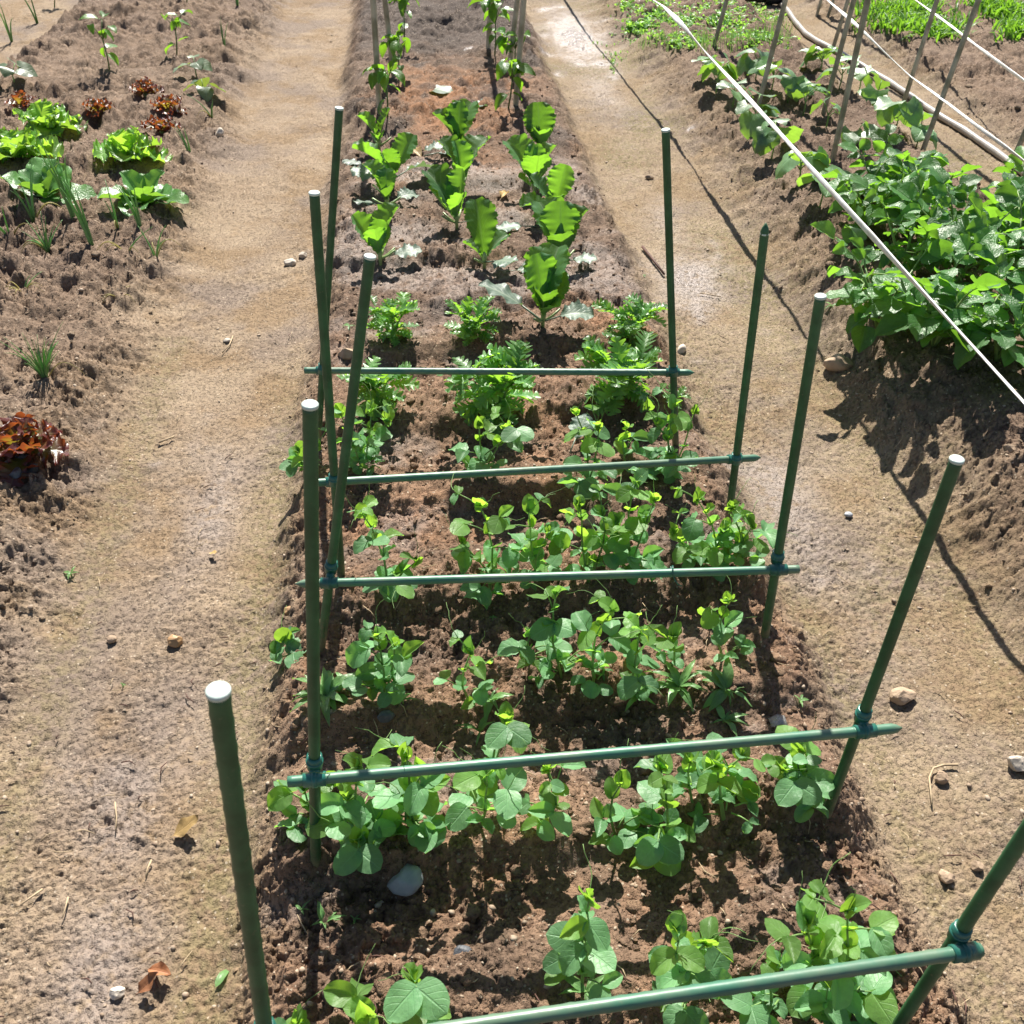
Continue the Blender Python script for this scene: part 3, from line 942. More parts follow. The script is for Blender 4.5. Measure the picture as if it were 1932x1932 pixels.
BIGPAIR = {(685, 1592): (675, 1605), (1240, 1592): (1241, 1588), (938, 1462): (957, 1372), (800, 2010): (785, 1862), (915, 890): (975, 810), (1525, 1500): (1500, 1478)}
ri = 0
for rn, plants in PEA_ROWS:
    order = sorted(range(len(plants)), key=lambda k: plants[k][0][0])
    for k, (b, tops, nl) in enumerate(plants):
        ri += 1
        p = gpt(*b)
        look = 'bushy' if nl >= 16 else ('small' if nl <= 8 and len(tops) == 1 else 'leafy')
        lab = '%s pea plant, %s from the left in the %s' % (look, ORD[order.index(k)], rn)
        root = pea_plant(p, tops, nl, lab, random.Random(100 + ri))
        if b in BIGPAIR:
            q = aty(BIGPAIR[b][0], BIGPAIR[b][1], p.y - .055) - p
            mb = MB()
            mb.tube([(0, 0, .05), q * .6 + Vector((0, 0, .02)), q], [.0019, .0017, .0014], 5)
            part('petiole', mb.mesh('petiole', 'pea_stem'), root)
            for sg in (-1, 1):
                part('leaf', LEAF['pea'][0 if sg < 0 else 2], root, place(q, 270 + sg * 48, -6, sg * 10, .048))

# ------------------------------------------------------------------ cabbages
CAB = [  # base px, label, leaves: (az, el, length, kind)
 ((716, 284), 'left column, farthest of four', [(170, 62, .15), (20, 70, .16), (270, 50, .10)]),
 ((742, 348), 'left column, second farthest of four', [(165, 48, .20), (30, 52, .19), (270, 62, .13), (250, 75, .12), (20, 12, .17), (175, 10, .16)]),
 ((731, 397), 'left column, second nearest of four', [(140, 66, .17), (260, 55, .12), (20, 10, .13), (200, 12, .13), (90, 75, .13)]),
 ((718, 499), 'left column, nearest of four', [(150, 50, .17), (50, 62, .19), (265, 60, .13), (85, 70, .13), (10, 8, .14)]),
 ((865, 297), 'middle column, farthest of four', [(150, 64, .19), (50, 64, .22), (90, 72, .2), (270, 45, .1), (185, 10, .14)]),
 ((873, 361), 'middle column, second farthest of four', [(135, 62, .20), (45, 52, .22), (265, 62, .13), (90, 75, .17)]),
 ((862, 431), 'middle column, second nearest of four', [(130, 58, .22), (50, 62, .19), (270, 64, .15), (165, 40, .16), (330, 8, .12)]),
 ((914, 506), 'middle column, nearest of four', [(110, 72, .21), (30, 42, .13), (150, 35, .10), (300, 15, .15)]),
 ((1020, 297), 'right column, farthest of five', [(100, 74, .20), (60, 60, .15), (265, 65, .14), (150, 60, .15)]),
 ((1008, 369), 'right column, second farthest of five', [(135, 60, .22), (40, 58, .19), (270, 65, .17), (80, 70, .17), (200, 30, .1)]),
 ((1046, 410), 'right column, middle of five', [(50, 60, .17), (160, 52, .16), (270, 60, .10), (190, 20, .14)]),
 ((1058, 506), 'right column, second nearest of five', [(125, 62, .22), (50, 60, .20), (100, 72, .2), (270, 62, .14), (200, 14, .15), (350, 10, .12)]),
 ((1024, 618), 'right column, nearest and largest of five', [(80, 66, .23), (265, 66, .14), (110, 72, .2), (40, 62, .16), (290, 55, .1)]),
]
for i, (b, lab, lv) in enumerate(CAB):
    rng = random.Random(300 + i)
    p = gpt(*b)
    root = thing('cabbage_plant', p, 'young cabbage plant, ' + lab, 'cabbage', 'young cabbages in three columns')
    mb = MB()
    mb.tube([(0, 0, -.02), (0, 0, .02), (.002, 0, .045), (0, 0, .06)], [.006, .0062, .009, .004], 8)
    for k in range(3):                                      # cut leaf stubs
        a = rng.uniform(0, 6.28)
        mb.tube([(0, 0, .02), (math.cos(a) * .03, math.sin(a) * .03, .035), (math.cos(a) * .055, math.sin(a) * .055, .055)], [.004, .0042, .0035], 6)
    part('stem', mb.mesh('stem', 'cabbage_stem'), root)
    for (az, el, L) in lv:
        old = el < 20
        az += rng.uniform(-12, 12)
        me = rng.choice(LEAF['cabbage_old' if old else 'cabbage'])
        part('leaf', me, root, place(Vector((0, 0, .030 if not old else .022)), az, el + (8 if old else 6), rng.uniform(-25, 25), L * (.88 if not old else .70)))
    if i == len(CAB) - 1:
        q1, q2 = at(941, 565, p.z + .07) - p, at(1092, 602, p.z + .03) - p
        for q in (q1, q2):
            L = q.length * 1.28
            part('leaf', LEAF['cabbage_old'][0 if q is q1 else 1], root, place(Vector((0, 0, .02)), math.degrees(math.atan2(q.y, q.x)), math.degrees(math.atan2(q.z, math.hypot(q.x, q.y))) + 6, 12, L / 1.55 * 1.12))

# ------------------------------------------------------------------ crown daisies
DAI = [((740, 640), .155, 18, 'crown daisy clump behind the others at the left, beside an orange stone'), ((893, 640), .125, 20, 'crown daisy clump behind the others, left of the largest cabbage'),
       ((715, 775), .165, 20, 'crown daisy clump under the left end of the farthest crossbar'), ((935, 785), .20, 26, 'tall crown daisy clump under the middle of the farthest crossbar'),
       ((1165, 757), .185, 28, 'dense crown daisy clump under the right end of the farthest crossbar'), ((1185, 655), .15, 20, 'bright broad crown daisy clump right of the largest cabbage')]
for i, (b, H, n, lab) in enumerate(DAI):
    rng = random.Random(400 + i)
    p = gpt(*b)
    root = thing('crown_daisy', p, lab, 'crown daisy', 'crown daisy clumps')
    mb = MB()
    stems = []
    for k in range(3):
        a = k * 2.1 + rng.uniform(0, 1)
        tip = Vector((math.cos(a) * H * .3, math.sin(a) * H * .22, H * rng.uniform(.55, .78)))
        mb.tube([(0, 0, -.01), tip * .5 + Vector((0, 0, .01)), tip], [.0042, .0036, .0025], 6)
        stems.append(tip)
    part('stem', mb.mesh('stem', 'pea_stem'), root)
    for k in range(int(n * 2.6)):
        tip = stems[k % 3]
        f = rng.uniform(.15, 1)
        pos = tip * f
        az = rng.uniform(0, 360)
        el = rng.uniform(-15, 30) if f < .5 else rng.uniform(15, 75)
        part('leaf', rng.choice(LEAF['daisy']), root, place(pos, az, el, rng.uniform(-30, 30), H * rng.uniform(.30, .54)))

# ------------------------------------------------------------------ peppers
def pepper(b, top, n, lab, rng, L=.075, name='pepper_plant', off=None):
    p = gpt(*b)
    root = thing(name, p, lab, 'pepper plant', 'pepper plants')
    t = aty(*top, p.y) - p
    mb = MB()
    fork = t * .62
    mb.tube([(0, 0, -.01), t * .3 + Vector((.004, 0, 0)), fork], [.0042, .0038, .0032], 6)
    tips = []
    for k in range(4):
        a = k * 1.57 + rng.uniform(-.4, .4)
        q = fork + Vector((math.cos(a) * .045, math.sin(a) * .045, t.z * .33 * rng.uniform(.7, 1.1)))
        mb.tube([fork, (fork + q) * .5 + Vector((0, 0, .008)), q], [.0028, .0024, .0016], 5)
        tips.append(q)
    part('stem', mb.mesh('stem', 'pepper_stem'), root)
    for k in range(n):
        pos = rng.choice(tips) if k > n * .3 else t * rng.uniform(.3, .9)
        part('leaf', rng.choice(LEAF['pepper']), root, place(pos, rng.uniform(0, 360), rng.uniform(-45, 35), rng.uniform(-30, 30), L * rng.uniform(.7, 1.25)))
R5 = random.Random(500)
pepper((731, 226), (727, 118), 13, 'pepper plant at the foot of the nearest left steel stake', R5, .085)
pepper((752, 150), (750, 66), 12, 'pepper plant beside the second left steel stake', R5, .085)
pepper((762, 90), (762, -15), 16, 'pepper plant at the top left of the trellised bed, cut by the photo edge', R5, .09)
pepper((933, 108), (936, 0), 18, 'pepper plant beside the farthest right steel stake', R5, .09)
pepper((958, 206), (972, 112), 15, 'pepper plant at the foot of the nearest right steel stake', R5, .085)
pepper((968, 140), (975, 62), 13, 'pepper plant behind the nearest right steel stake', R5, .085)
pepper((207, 135), (186, 38), 9, 'yellowish pepper seedling standing alone on the left bed', R5, .085)
pepper((333, 107), (330, 27), 10, 'pepper seedling near the path at the back of the left bed', R5, .075)
pepper((102, 12), (102, -40), 7, 'thin seedling at the back left of the left bed, cut by the photo edge', R5, .06)
pepper((352, 8), (350, -40), 8, 'seedling at the top edge of the left bed, cut by the photo edge', R5, .06)

# ------------------------------------------------------------------ steel stakes
STK = [((717, 223), (704, 0), 'nearest weathered steel stake at the left of the pepper rows', .0125, 'S'), ((743, 144), (726, 0), 'second weathered steel stake at the left of the pepper rows', .0125, 'S'),
       ((921, 99), (925, 0), 'dark leaning steel stake, farthest right of the pepper rows', .0125, 'S'), ((960, 139), (976, 0), 'weathered steel stake behind the nearest right pepper stake', .0125, 'S'),
       ((973, 199), (988, 0), 'nearest weathered steel stake at the right of the pepper rows', .0125, 'S'),
       ((1570, 96), (1600, 0), 'green tinged steel stake behind the last row of cucumbers', .0115, 'T'), ((1553, 216), (1611, 0), 'steel stake between the cucumber rows, left of the tallest pair', .0115, 'T'),
       ((1569, 310), (1637, 0), 'steel stake rising just behind the potato plants', .0115, 'T'), ((1700, 208), (1768, 0), 'steel stake beside the grey hose', .0115, 'T'),
       ((1739, 288), (1846, 0), 'steel stake leaning in front of the hose and second rope', .0115, 'T'), ((1906, 312), (1932, 253), 'steel stake at the right edge of the photo', .0115, 'T'),
       ((1346, 91), (1371, 0), 'steel stake beside the small weed patch', .0115, 'T'), ((1431, 198), (1482, 0), 'steel stake between the first two cucumber rows', .0115, 'T'),
       ((1541, 29), (1548, 5), 'brown stake at the top edge right of the hose connector', .010, 'T'), ((1562, 31), (1571, 5), 'short dark stake at the top edge farther right of the hose connector', .010, 'T')]
for b, t, lab, r, kd in STK:
    pb = gpt(*b)
    pt = aty(*t, pb.y)
    d = (pt - pb).normalized()
    o = thing('steel_stake', pb, lab, 'stake', 'steel stakes')
    L = 1.15 if kd == 'S' else 1.25
    mb = MB()
    nub = lambda i, j: (.0010 if j % 3 == 0 else 0)
    mb.tube([-d * .1, d * .0, d * L * .5, d * L], r, 18, True, nub)
    s = part('shaft', mb.mesh('shaft', 'steel'), o)
    part('end_cap', cap_mesh(d * L, d, r), o)

# ------------------------------------------------------------------ ropes, hose
def rope(pts, lab, r=.0112):
    P = []
    for a, b in zip(pts[:-1], pts[1:]):
        for k in range(24):
            P.append(Vector(a).lerp(Vector(b), k / 24))
    P.append(Vector(pts[-1]))
    R = random.Random(len(lab))
    mb = MB()
    w = [r * (.82 + .26 * math.sin(i * .31) + R.uniform(-.09, .09)) for i in range(len(P))]
    o = P[0].copy()
    mb.tube([p - o + Vector((.002 * math.sin(i * .23), 0, .002 * math.cos(i * .3))) for i, p in enumerate(P)], w, 10, True, None, .35, .11)
    ob = part('rope', mb.mesh('rope', 'rope'))
    ob.location = o
    return tag(ob, lab, 'rope', 'white tape ropes stretched above the beds')
rope([(1.25, .15, .455), (1.25, 2.3, .452), (1.255, 4.4, .455), (1.24, 5.3, .47), (1.14, 7.0, .38), (1.1, 9.2, .35)], 'white tape rope stretched along the cucumber and potato bed, nearest to the trellises')
rope([(2.20, 2.4, .29), (2.23, 3.6, .30), (2.27, 4.65, .29), (2.40, 6.16, .30), (2.5, 8.5, .3)], 'white tape rope running just right of the grey hose', .0085)
rope([(2.66, 3.4, .30), (2.73, 4.5, .30), (2.90, 6.1, .30), (3.05, 8.5, .3)], 'white tape rope at the far right in front of the grass', .009)

mb = MB()
hp = [gpt(*q) + Vector((0, 0, .012)) for q in [(1474, 12), (1485, 23), (1500, 45), (1520, 68), (1545, 84), (1574, 98), (1625, 128), (1677, 159), (1720, 188), (1766, 220), (1820, 252), (1878, 292), (1950, 345)]]
hp += [hp[-1] + Vector((.02, -.8, 0)), hp[-1] + Vector((.02, -1.8, 0))]
sm = []
for a, b in zip(hp[:-1], hp[1:]):
    for k in range(5):
        sm.append(a.lerp(b, k / 5))
sm.append(hp[-1])
o = sm[0].copy()
mb.tube([p - o for p in sm], [.0165 + .001 * math.sin(i * 1.3) for i in range(len(sm))], 12)
h = part('hose', mb.mesh('hose', 'hose'))
h.location = o
tag(h, 'grey watering hose lying along the narrow path at the right', 'hose')
c = gpt(1458, 9) + Vector((0, 0, .045))
root = thing('hose_connector', c, 'black plastic hose connector at the top edge behind the weed patch', 'hose connector')
mb = MB()
mb.tube([(-.20, .03, -.01), (-.12, .02, -.005), (-.12, .02, -.005), (-.06, .01, 0)], [.022, .022, .030, .032], 14)
mb.tube([(-.06, .01, 0), (-.055, .01, 0), (.035, 0, 0), (.04, 0, 0)], [.036, .044, .044, .034], 16)
part('body', mb.mesh('body', 'black'), root)
mb = MB()
mb.tube([(.04, 0, 0), (.045, 0, 0), (.075, -.004, -.004), (.08, -.004, -.004)], [.044, .052, .052, .044], 16, True, lambda i, j: .003 if j % 2 else 0)
part('collar', mb.mesh('collar', 'black'), root)
mb = MB()
mb.tube([(-.01, -.01, .03), (-.01, -.015, .06), (.02, -.02, .07)], [.012, .012, .010], 10)
part('handle', mb.mesh('handle', 'black'), root)

# ------------------------------------------------------------------ lettuces
def lettuce(b, n, L, kind, lab, cat, seed, el=(15, 80), group=None):
    rng = random.Random(seed)
    p = gpt(*b)
    root = thing({'lettuce': 'green_lettuce', 'red': 'red_lettuce', 'romaine': 'romaine_lettuce'}[kind], p, lab, cat, group)
    mb = MB()
    mb.tube([(0, 0, -.01), (0, 0, .012), (0, 0, .03)], [.010, .012, .006], 8)
    part('stem', mb.mesh('stem', 'cabbage_stem'), root)
    for k in range(n):
        f = k / max(1, n - 1)
        az = k * 137.5 + rng.uniform(-15, 15)
        e = el[0] + (el[1] - el[0]) * f + rng.uniform(-8, 8)
        part('leaf', rng.choice(LEAF[kind]), root, place(Vector((math.cos(math.radians(az)) * .008, math.sin(math.radians(az)) * .008, .008 + .012 * f)), az, e, rng.uniform(-20, 20), L * (1 - .35 * f) * rng.uniform(.88, 1.1)))
G1, G2, G3 = 'green frilly lettuces', 'red lettuces', 'romaine lettuces'
lettuce((92, 246), 10, .155, 'lettuce', 'bright green frilly lettuce farthest back on the left bed', 'lettuce', 601, (12, 75), G1)
lettuce((42, 302), 11, .165, 'lettuce', 'bright green frilly lettuce at the left photo edge', 'lettuce', 602, (12, 75), G1)
lettuce((247, 300), 10, .155, 'lettuce', 'bright green frilly lettuce nearest to the path', 'lettuce', 603, (15, 75), G1)
lettuce((88, 378), 10, .20, 'romaine', 'broad leaved romaine lettuce behind the tall onions', 'lettuce', 604, (12, 70), G3)
lettuce((277, 390), 11, .185, 'romaine', 'broad leaved romaine lettuce nearer to the path', 'lettuce', 605, (10, 72), G3)
lettuce((44, 208), 10, .085, 'red', 'red lettuce at the left photo edge behind the green lettuces', 'lettuce', 606, (20, 80), G2)
lettuce((187, 217), 11, .085, 'red', 'small red lettuce between the green lettuce and the red cluster', 'lettuce', 607, (20, 80), G2)
lettuce((276, 181), 11, .09, 'red', 'upright red lettuce farthest back in the cluster of three', 'lettuce', 608, (25, 85), G2)
lettuce((318, 212), 11, .085, 'red', 'spreading red lettuce in the middle of the cluster of three', 'lettuce', 609, (15, 70), G2)
lettuce((306, 252), 11, .09, 'red', 'red lettuce nearest in the cluster of three', 'lettuce', 610, (20, 80), G2)
lettuce((42, 862), 16, .115, 'red', 'large glossy red lettuce alone at the left photo edge', 'lettuce', 611, (12, 80), G2)

# ------------------------------------------------------------------ onions, chives
def onion(b, n, hgt, lab, seed, lean=.25, dry=0, r=.0042, top=None, name='onion_plant'):
    rng = random.Random(seed)
    p = gpt(*b)
    root = thing(name, p, lab, 'onion' if name == 'onion_plant' else 'chives', 'onions and chives on the left bed')
    for k in range(n):
        a = rng.uniform(0, 6.28)
        h = hgt * rng.uniform(.6, 1.05)
        ln = lean * rng.uniform(.2, 1.2)
        tip = Vector((math.cos(a) * h * ln, math.sin(a) * h * ln, h))
        if top is not None:
            tip = tip + top * (h / hgt)
        bnd = rng.uniform(0, .3)
        isdry = k < dry
        pts = []
        for i in range(9):
            t = i / 8
            q = Vector((tip.x * t ** 1.5, tip.y * t ** 1.5, tip.z * (t - bnd * t * t * t)))
            if isdry:
                q = Vector((math.cos(a) * h * t * .8, math.sin(a) * h * t * .8, h * .55 * math.sin(t * 3.0) * .7 + .004))
            pts.append(q + Vector((math.cos(a) * .004, math.sin(a) * .004, -.004)))
        mb = MB()
        mb.tube(pts, [r * (1 - .85 * (i / 8) ** 1.5) * (.75 if isdry else 1) for i in range(9)], 6)
        part('leaf', mb.mesh('leaf', 'onion_dry' if isdry else 'onion'), root)
onion((174, 468), 6, .34, 'tallest onion with straight upright leaves, front of the left bed', 701, .12, 0, .0058, Vector((-.055, 0, 0)))
onion((140, 418), 8, .36, 'tall onion in front of the broad romaine lettuce', 702, .2, 0, .005, Vector((-.05, 0, 0)))
onion((64, 418), 7, .24, 'onion with drooping leaves at the left of the tall ones', 703, .5, 2, .0042, Vector((-.04, 0, 0)))
onion((264, 428), 7, .22, 'upright onion in front of the romaine lettuce near the path', 704, .25, 0, .0046, Vector((-.03, 0, 0)))
onion((222, 428), 4, .19, 'thin onion left of the upright one near the path', 705, .5, 1, .0035)
onion((90, 474), 16, .13, 'bushy low onion at the front of the left bed', 706, .9, 3, .0032)
onion((20, 451), 5, .16, 'small onion at the left photo edge', 707, .7, 2, .0040)
onion((294, 488), 5, .14, 'small onion with curved yellowing leaves at the front near the path', 708, 1.0, 2, .0036)
onion((240, 478), 5, .13, 'withered onion with curly yellow leaves', 709, 1.0, 4, .0032)
onion((358, 291), 3, .19, 'single thin upright onion by the path beside the red lettuces', 710, .15, 0, .0042, Vector((-.03, 0, 0)))
onion((399, 220), 4, .13, 'small onion with a curved leaf at the path edge', 711, .9, 1, .0034)
onion((423, 90), 3, .20, 'thin onion sprig at the back near the path', 712, .3, 0, .0035)
onion((70, 43), 3, .28, 'onion at the back left corner of the left bed', 713, .25, 0, .0055, Vector((-.05, 0, 0)))
onion((22, 78), 4, .28, 'onion at the left photo edge, farthest back', 714, .25, 0, .0055)
onion((45, 553), 9, .10, 'flattened yellow onion in front of the others', 715, 1.4, 7, .0028)
onion((229, 566), 4, .09, 'dry yellow onion sprig nearest to the path', 716, 1.0, 4, .0028)
onion((448, 10), 3, .16, 'onion sprig at the top edge near the path', 717, .3, 0, .004)
onion((86, 718), 36, .18, 'clump of thin green chives alone on the left bed', 718, .45, 2, .0022, None, 'chive_clump')

# ------------------------------------------------------------------ cucumbers and pale seedlings
CUC = [('first cucumber row', [(1322, 160), (1350, 178), (1381, 206), (1420, 250), (1455, 300), (1504, 352), (1545, 395)]),
       ('second cucumber row', [(1425, 150), (1455, 172), (1485, 195), (1514, 222), (1557, 245), (1607, 283)]),
       ('third cucumber row', [(1546, 140), (1583, 168), (1618, 180), (1649, 208), (1688, 248), (1728, 278)])]
ci = 0
for rn, bs in CUC:
    for k, b in enumerate(bs):
        ci += 1
        rng = random.Random(800 + ci)
        p = gpt(*b)
        root = thing('cucumber_plant', p, 'young cucumber plant with broad leaves, %s from the far end of the %s' % (ORD[k], rn), 'cucumber plant', 'cucumber plants in three rows')
        n = rng.choice([4, 5, 6]) if rn[0] != 's' or k < 4 else 3
        big = 1 if rn != 'second cucumber row' or k < 4 else .75
        mb = MB()
        H = .10 * big
        mb.tube([(0, 0, -.01), (.004, 0, H * .5), (0, 0, H)], [.0038, .0034, .0028], 6)
        lv = []
        for q in range(n):
            a = rng.uniform(0, 6.28)
            z = H * rng.uniform(.55, 1)
            tip = Vector((math.cos(a) * .045 * big, math.sin(a) * .045 * big, z + rng.uniform(.02, .06)))
            mb.tube([(0, 0, z), tip * .6 + Vector((0, 0, z * .4 + .008)), tip], [.0026, .0022, .002], 5)
            lv.append((tip, math.degrees(a)))
        part('stem', mb.mesh('stem', 'pea_stem'), root)
        for tip, a in lv:
            part('leaf', rng.choice(LEAF['cucumber']), root, place(tip, a + rng.uniform(-30, 30), rng.uniform(-50, 15), rng.uniform(-25, 25), .102 * big * rng.uniform(.7, 1.15)))
for b, top, lab in [((30, 164), .13, 'pale squash seedling at the left photo edge'), ((371, 146), .10, 'pale squash seedling near the path, farther back'), ((387, 184), .095, 'pale squash seedling near the path, nearer')]:
    rng = random.Random(b[0])
    p = gpt(*b)
    root = thing('squash_seedling', p, lab, 'seedling', 'pale squash seedlings')
    mb = MB()
    mb.tube([(0, 0, -.01), (0, 0, top * .5)], [.0035, .003], 6)
    lv = []
    for q in range(4):
        a = q * 1.6 + rng.uniform(-.4, .4)
        tip = Vector((math.cos(a) * .04, math.sin(a) * .04, top * rng.uniform(.6, .9)))
        mb.tube([(0, 0, top * .45), tip], [.0022, .002], 5)
        lv.append((tip, math.degrees(a)))
    part('stem', mb.mesh('stem', 'pea_stem'), root)
    for tip, a in lv:
        part('leaf', rng.choice(LEAF['seedling']), root, place(tip, a, rng.uniform(-30, 10), rng.uniform(-25, 25), .085 * rng.uniform(.7, 1.1)))

# ------------------------------------------------------------------ potatoes
POT = [((1655, 620), .26, 'potato plant sprawling lowest down the bank toward the path'), ((1760, 655), .25, 'potato plant with very broad dark leaves above the bank'),
       ((1880, 680), .25, 'potato plant nearest at the right photo edge'), ((1700, 525), .25, 'potato plant behind the lowest one, left side of the patch'),
       ((1800, 545), .26, 'potato plant in the middle of the nearer half of the patch'), ((1905, 565), .27, 'potato plant at the right photo edge, nearer half'),
       ((1630, 432), .21, 'potato plant at the left edge of the patch, under the rope'), ((1715, 455), .23, 'potato plant in the middle of the patch'),
       ((1820, 482), .19, 'potato plant at the middle right of the patch'), ((1655, 378), .22, 'potato plant at the back left corner of the patch'), ((1738, 405), .17, 'potato plant at the back of the patch, left of the bare gap'),
       ((1915, 475), .21, 'potato plant at the right photo edge, middle of the patch'), ((1925, 400), .17, 'potato plant at the back right, beyond the bare gap')]
for i, (b, H, lab) in enumerate(POT):
    rng = random.Random(900 + i)
    p = gpt(*b)
    root = thing('potato_plant', p, lab, 'potato plant', 'potato plants in a dense patch')
    mb = MB()
    nst = 4
    H *= .86
    for k in range(nst):
        a = k * 2 * math.pi / nst + rng.uniform(-.5, .5)
        tip = Vector((math.cos(a) * H * .42, math.sin(a) * H * .42, H * rng.uniform(.7, .95)))
        pts = [Vector((tip.x * t ** 1.2, tip.y * t ** 1.2, tip.z * t)) for t in (0, .33, .66, 1)]
        mb.tube(pts, [.006, .005, .0042, .003], 6)
        for q in range(4):
            f = [.4, .65, .85, 1.0][q]
            pos = Vector((tip.x * f ** 1.2, tip.y * f ** 1.2, tip.z * f))
            az = math.degrees(a) + [70, -80, 150, -20, 20][q] + rng.uniform(-35, 35)
            el = rng.uniform(-5, 30) if q < 3 else rng.uniform(30, 60)
            L = H * rng.uniform(.42, .62)
            mr = MB()
            rp = [Vector((0, L * t, L * (.10 * t - .30 * t * t))) for t in (0, .3, .6, .85)]
            mr.tube(rp, [.0028, .0024, .0019, .0014], 5)
            lf = part('leaf', mr.mesh('rachis', 'potato_stem'), root, place(pos, az, el, rng.uniform(-20, 20), 1))
            big = (1.35 if i in (1, 2) and f < .8 else 1.0)
            part('leaflet', rng.choice(LEAF['potato']), lf, place(rp[3], 90, rng.uniform(-30, 0), rng.uniform(-20, 20), .076 * big * rng.uniform(.75, 1.25)))
            for (t, s) in ((rp[2], .066), (rp[1], .044)):
                for sg in (-1, 1):
                    part('leaflet', rng.choice(LEAF['potato']), lf, place(t, 90 + sg * rng.uniform(48, 72), rng.uniform(-25, 10), rng.uniform(-25, 25), s * big * rng.uniform(.8, 1.25)))
    part('stem', mb.mesh('stem', 'potato_stem'), root)

# ------------------------------------------------------------------ weeds
def weed(b, n, L, lab, seed, el=(20, 68), kind='weed', group='small weeds', name='weed'):
    rng = random.Random(seed)
    p = gpt(*b)
    root = thing(name, p, lab, 'weed', group)
    mb = MB()
    mb.tube([(0, 0, -.006), (0, 0, .008)], [.002, .0015], 5)
    part('stem', mb.mesh('stem', 'pea_stem'), root)
    for k in range(n):
        az = k * 137.5 + rng.uniform(-25, 25)
        part('leaf', rng.choice(LEAF[kind]), root, place(Vector((0, 0, .006)), az, rng.uniform(*el), rng.uniform(-20, 20), L * rng.uniform(.55, 1.1)))
weed((615, 1318), 20, .085, 'weed with long narrow leaves left in the middle pea row', 1001)
weed((655, 1300), 8, .055, 'smaller narrow leaved weed right of the first one in the middle pea row', 1002)
weed((760, 1325), 5, .035, 'tiny weed right of the left bushy pea in the middle row', 1003)
weed((925, 1325), 9, .060, 'narrow leaved weed beside the third pea of the middle row', 1004)
weed((1200, 1320), 9, .065, 'narrow leaved weed under the right peas of the middle row', 1005)
weed((1280, 1300), 12, .075, 'narrow leaved weed between the right peas of the middle row', 1006)
weed((1370, 1305), 15, .070, 'tall narrow leaved weed at the right end of the middle pea row', 1007, (10, 70))
weed((1365, 1362), 7, .05, 'small weed in front of the right end of the middle pea row', 1008)
weed((905, 1385), 5, .055, 'thin upright weed behind the second nearest crossbar', 1009, (30, 80))
weed((613, 1745), 7, .040, 'hairy weed in the shade in front of the second nearest left stake', 1010)
weed((570, 1720), 4, .018, 'tiny round seedling left of the hairy weed', 1011)
weed((670, 1738), 4, .018, 'tiny round seedling right of the hairy weed', 1012)
weed((1105, 1875), 6, .045, 'weed at the foot of a pea in the nearest row', 1013)
weed((929, 1168), 5, .022, 'tiny narrow seedling between the second and middle pea rows', 1014, (5, 25))
weed((135, 1086), 5, .030, 'light green weed on the left bed near the path', 1015, (10, 50))
weed((1212, 524), 5, .030, 'small weed at the edge of the right path', 1016, (20, 60))
weed((1508, 1325), 4, .030, 'small sprout right of the middle pea row on bare soil', 1017, (10, 50))
weed((1568, 580), 5, .035, 'yellow green sprout on the right bank beside a stake top', 1018, (10, 50))
weed((63, 97), 12, .05, 'flat pale weed at the back of the left bed', 1019, (0, 15))
weed((1275, 755), 10, .055, 'pale feathery weed at the edge of the bed below the farthest crossbar', 1020, (10, 50), 'daisy')
weed((660, 618), 4, .04, 'pale weed left of the back crown daisy', 1021, (5, 30))
weed((232, 1294), 3, .012, 'three tiny cotyledons on the left path', 1022, (0, 15))

def stuff_blades(name, lab, cat, spots, n, hgt, wid, mat, seed, lean=.6):
    """a patch of blades nobody could count, one mesh"""
    rng = random.Random(seed)
    mb = MB()
    for k in range(n):
        c = rng.choice(spots)
        p = gpt(rng.gauss(c[0], c[2]), rng.gauss(c[1], c[3])) if k % 6 == 0 or k == 0 else p + Vector((rng.gauss(0, .025), rng.gauss(0, .025), 0))
        a = rng.uniform(0, 6.28)
        h = hgt * rng.uniform(.5, 1.15)
        ln = lean * rng.uniform(.2, 1.3)
        d = Vector((math.cos(a), math.sin(a), 0))
        s = Vector((-math.sin(a), math.cos(a), 0))
        w = wid * rng.uniform(.7, 1.2)
        rows = []
        for t, ww in ((0, .7), (.35, 1), (.7, .8), (1, .08)):
            q = p + d * h * ln * t ** 1.6 + Vector((0, 0, h * (t - .35 * ln * t ** 2.5) - .003))
            rows.append([q - s * w * ww, q + Vector((0, 0, -w * .3)), q + s * w * ww])
        mb.quadgrid(rows)
    return tag(part(name, mb.mesh(name, mat)), lab, cat, None, 'stuff')
stuff_blades('grass', 'bright green grass growing at the top right', 'grass', [(1665, 25, 22, 9), (1690, 45, 30, 12), (1735, 20, 30, 10), (1750, 55, 30, 10), (1775, 68, 15, 5), (1895, 25, 16, 8), (1915, 60, 12, 7), (1860, 8, 14, 6)], 1900, .10, .007, 'grass', 21, .9)
stuff_blades('weed_patch', 'patch of low small leaved greens behind the cucumbers', 'greens', [(1215, 15, 22, 10), (1260, 40, 30, 10), (1330, 30, 35, 14), (1400, 45, 30, 14), (1380, 15, 40, 8), (1290, 75, 35, 6), (1420, 75, 20, 8), (1210, 45, 15, 8)], 3200, .028, .008, 'weed', 22, 1.3)
stuff_blades('onion_sprouts', 'thin onion sprouts standing in front of the small leaved greens', 'sprouts', [(1240, 85, 30, 6), (1300, 88, 40, 6), (1370, 88, 30, 6), (1430, 80, 30, 8), (1460, 55, 14, 14)], 420, .10, .0016, 'onion', 23, .3)
stuff_blades('moss_sprouts', 'scattered tiny green sprouts along the edge of the weed patch', 'sprouts', [(1175, 80, 15, 20), (1160, 115, 10, 10), (1500, 70, 15, 12)], 160, .02, .004, 'weed', 24, 1.0)

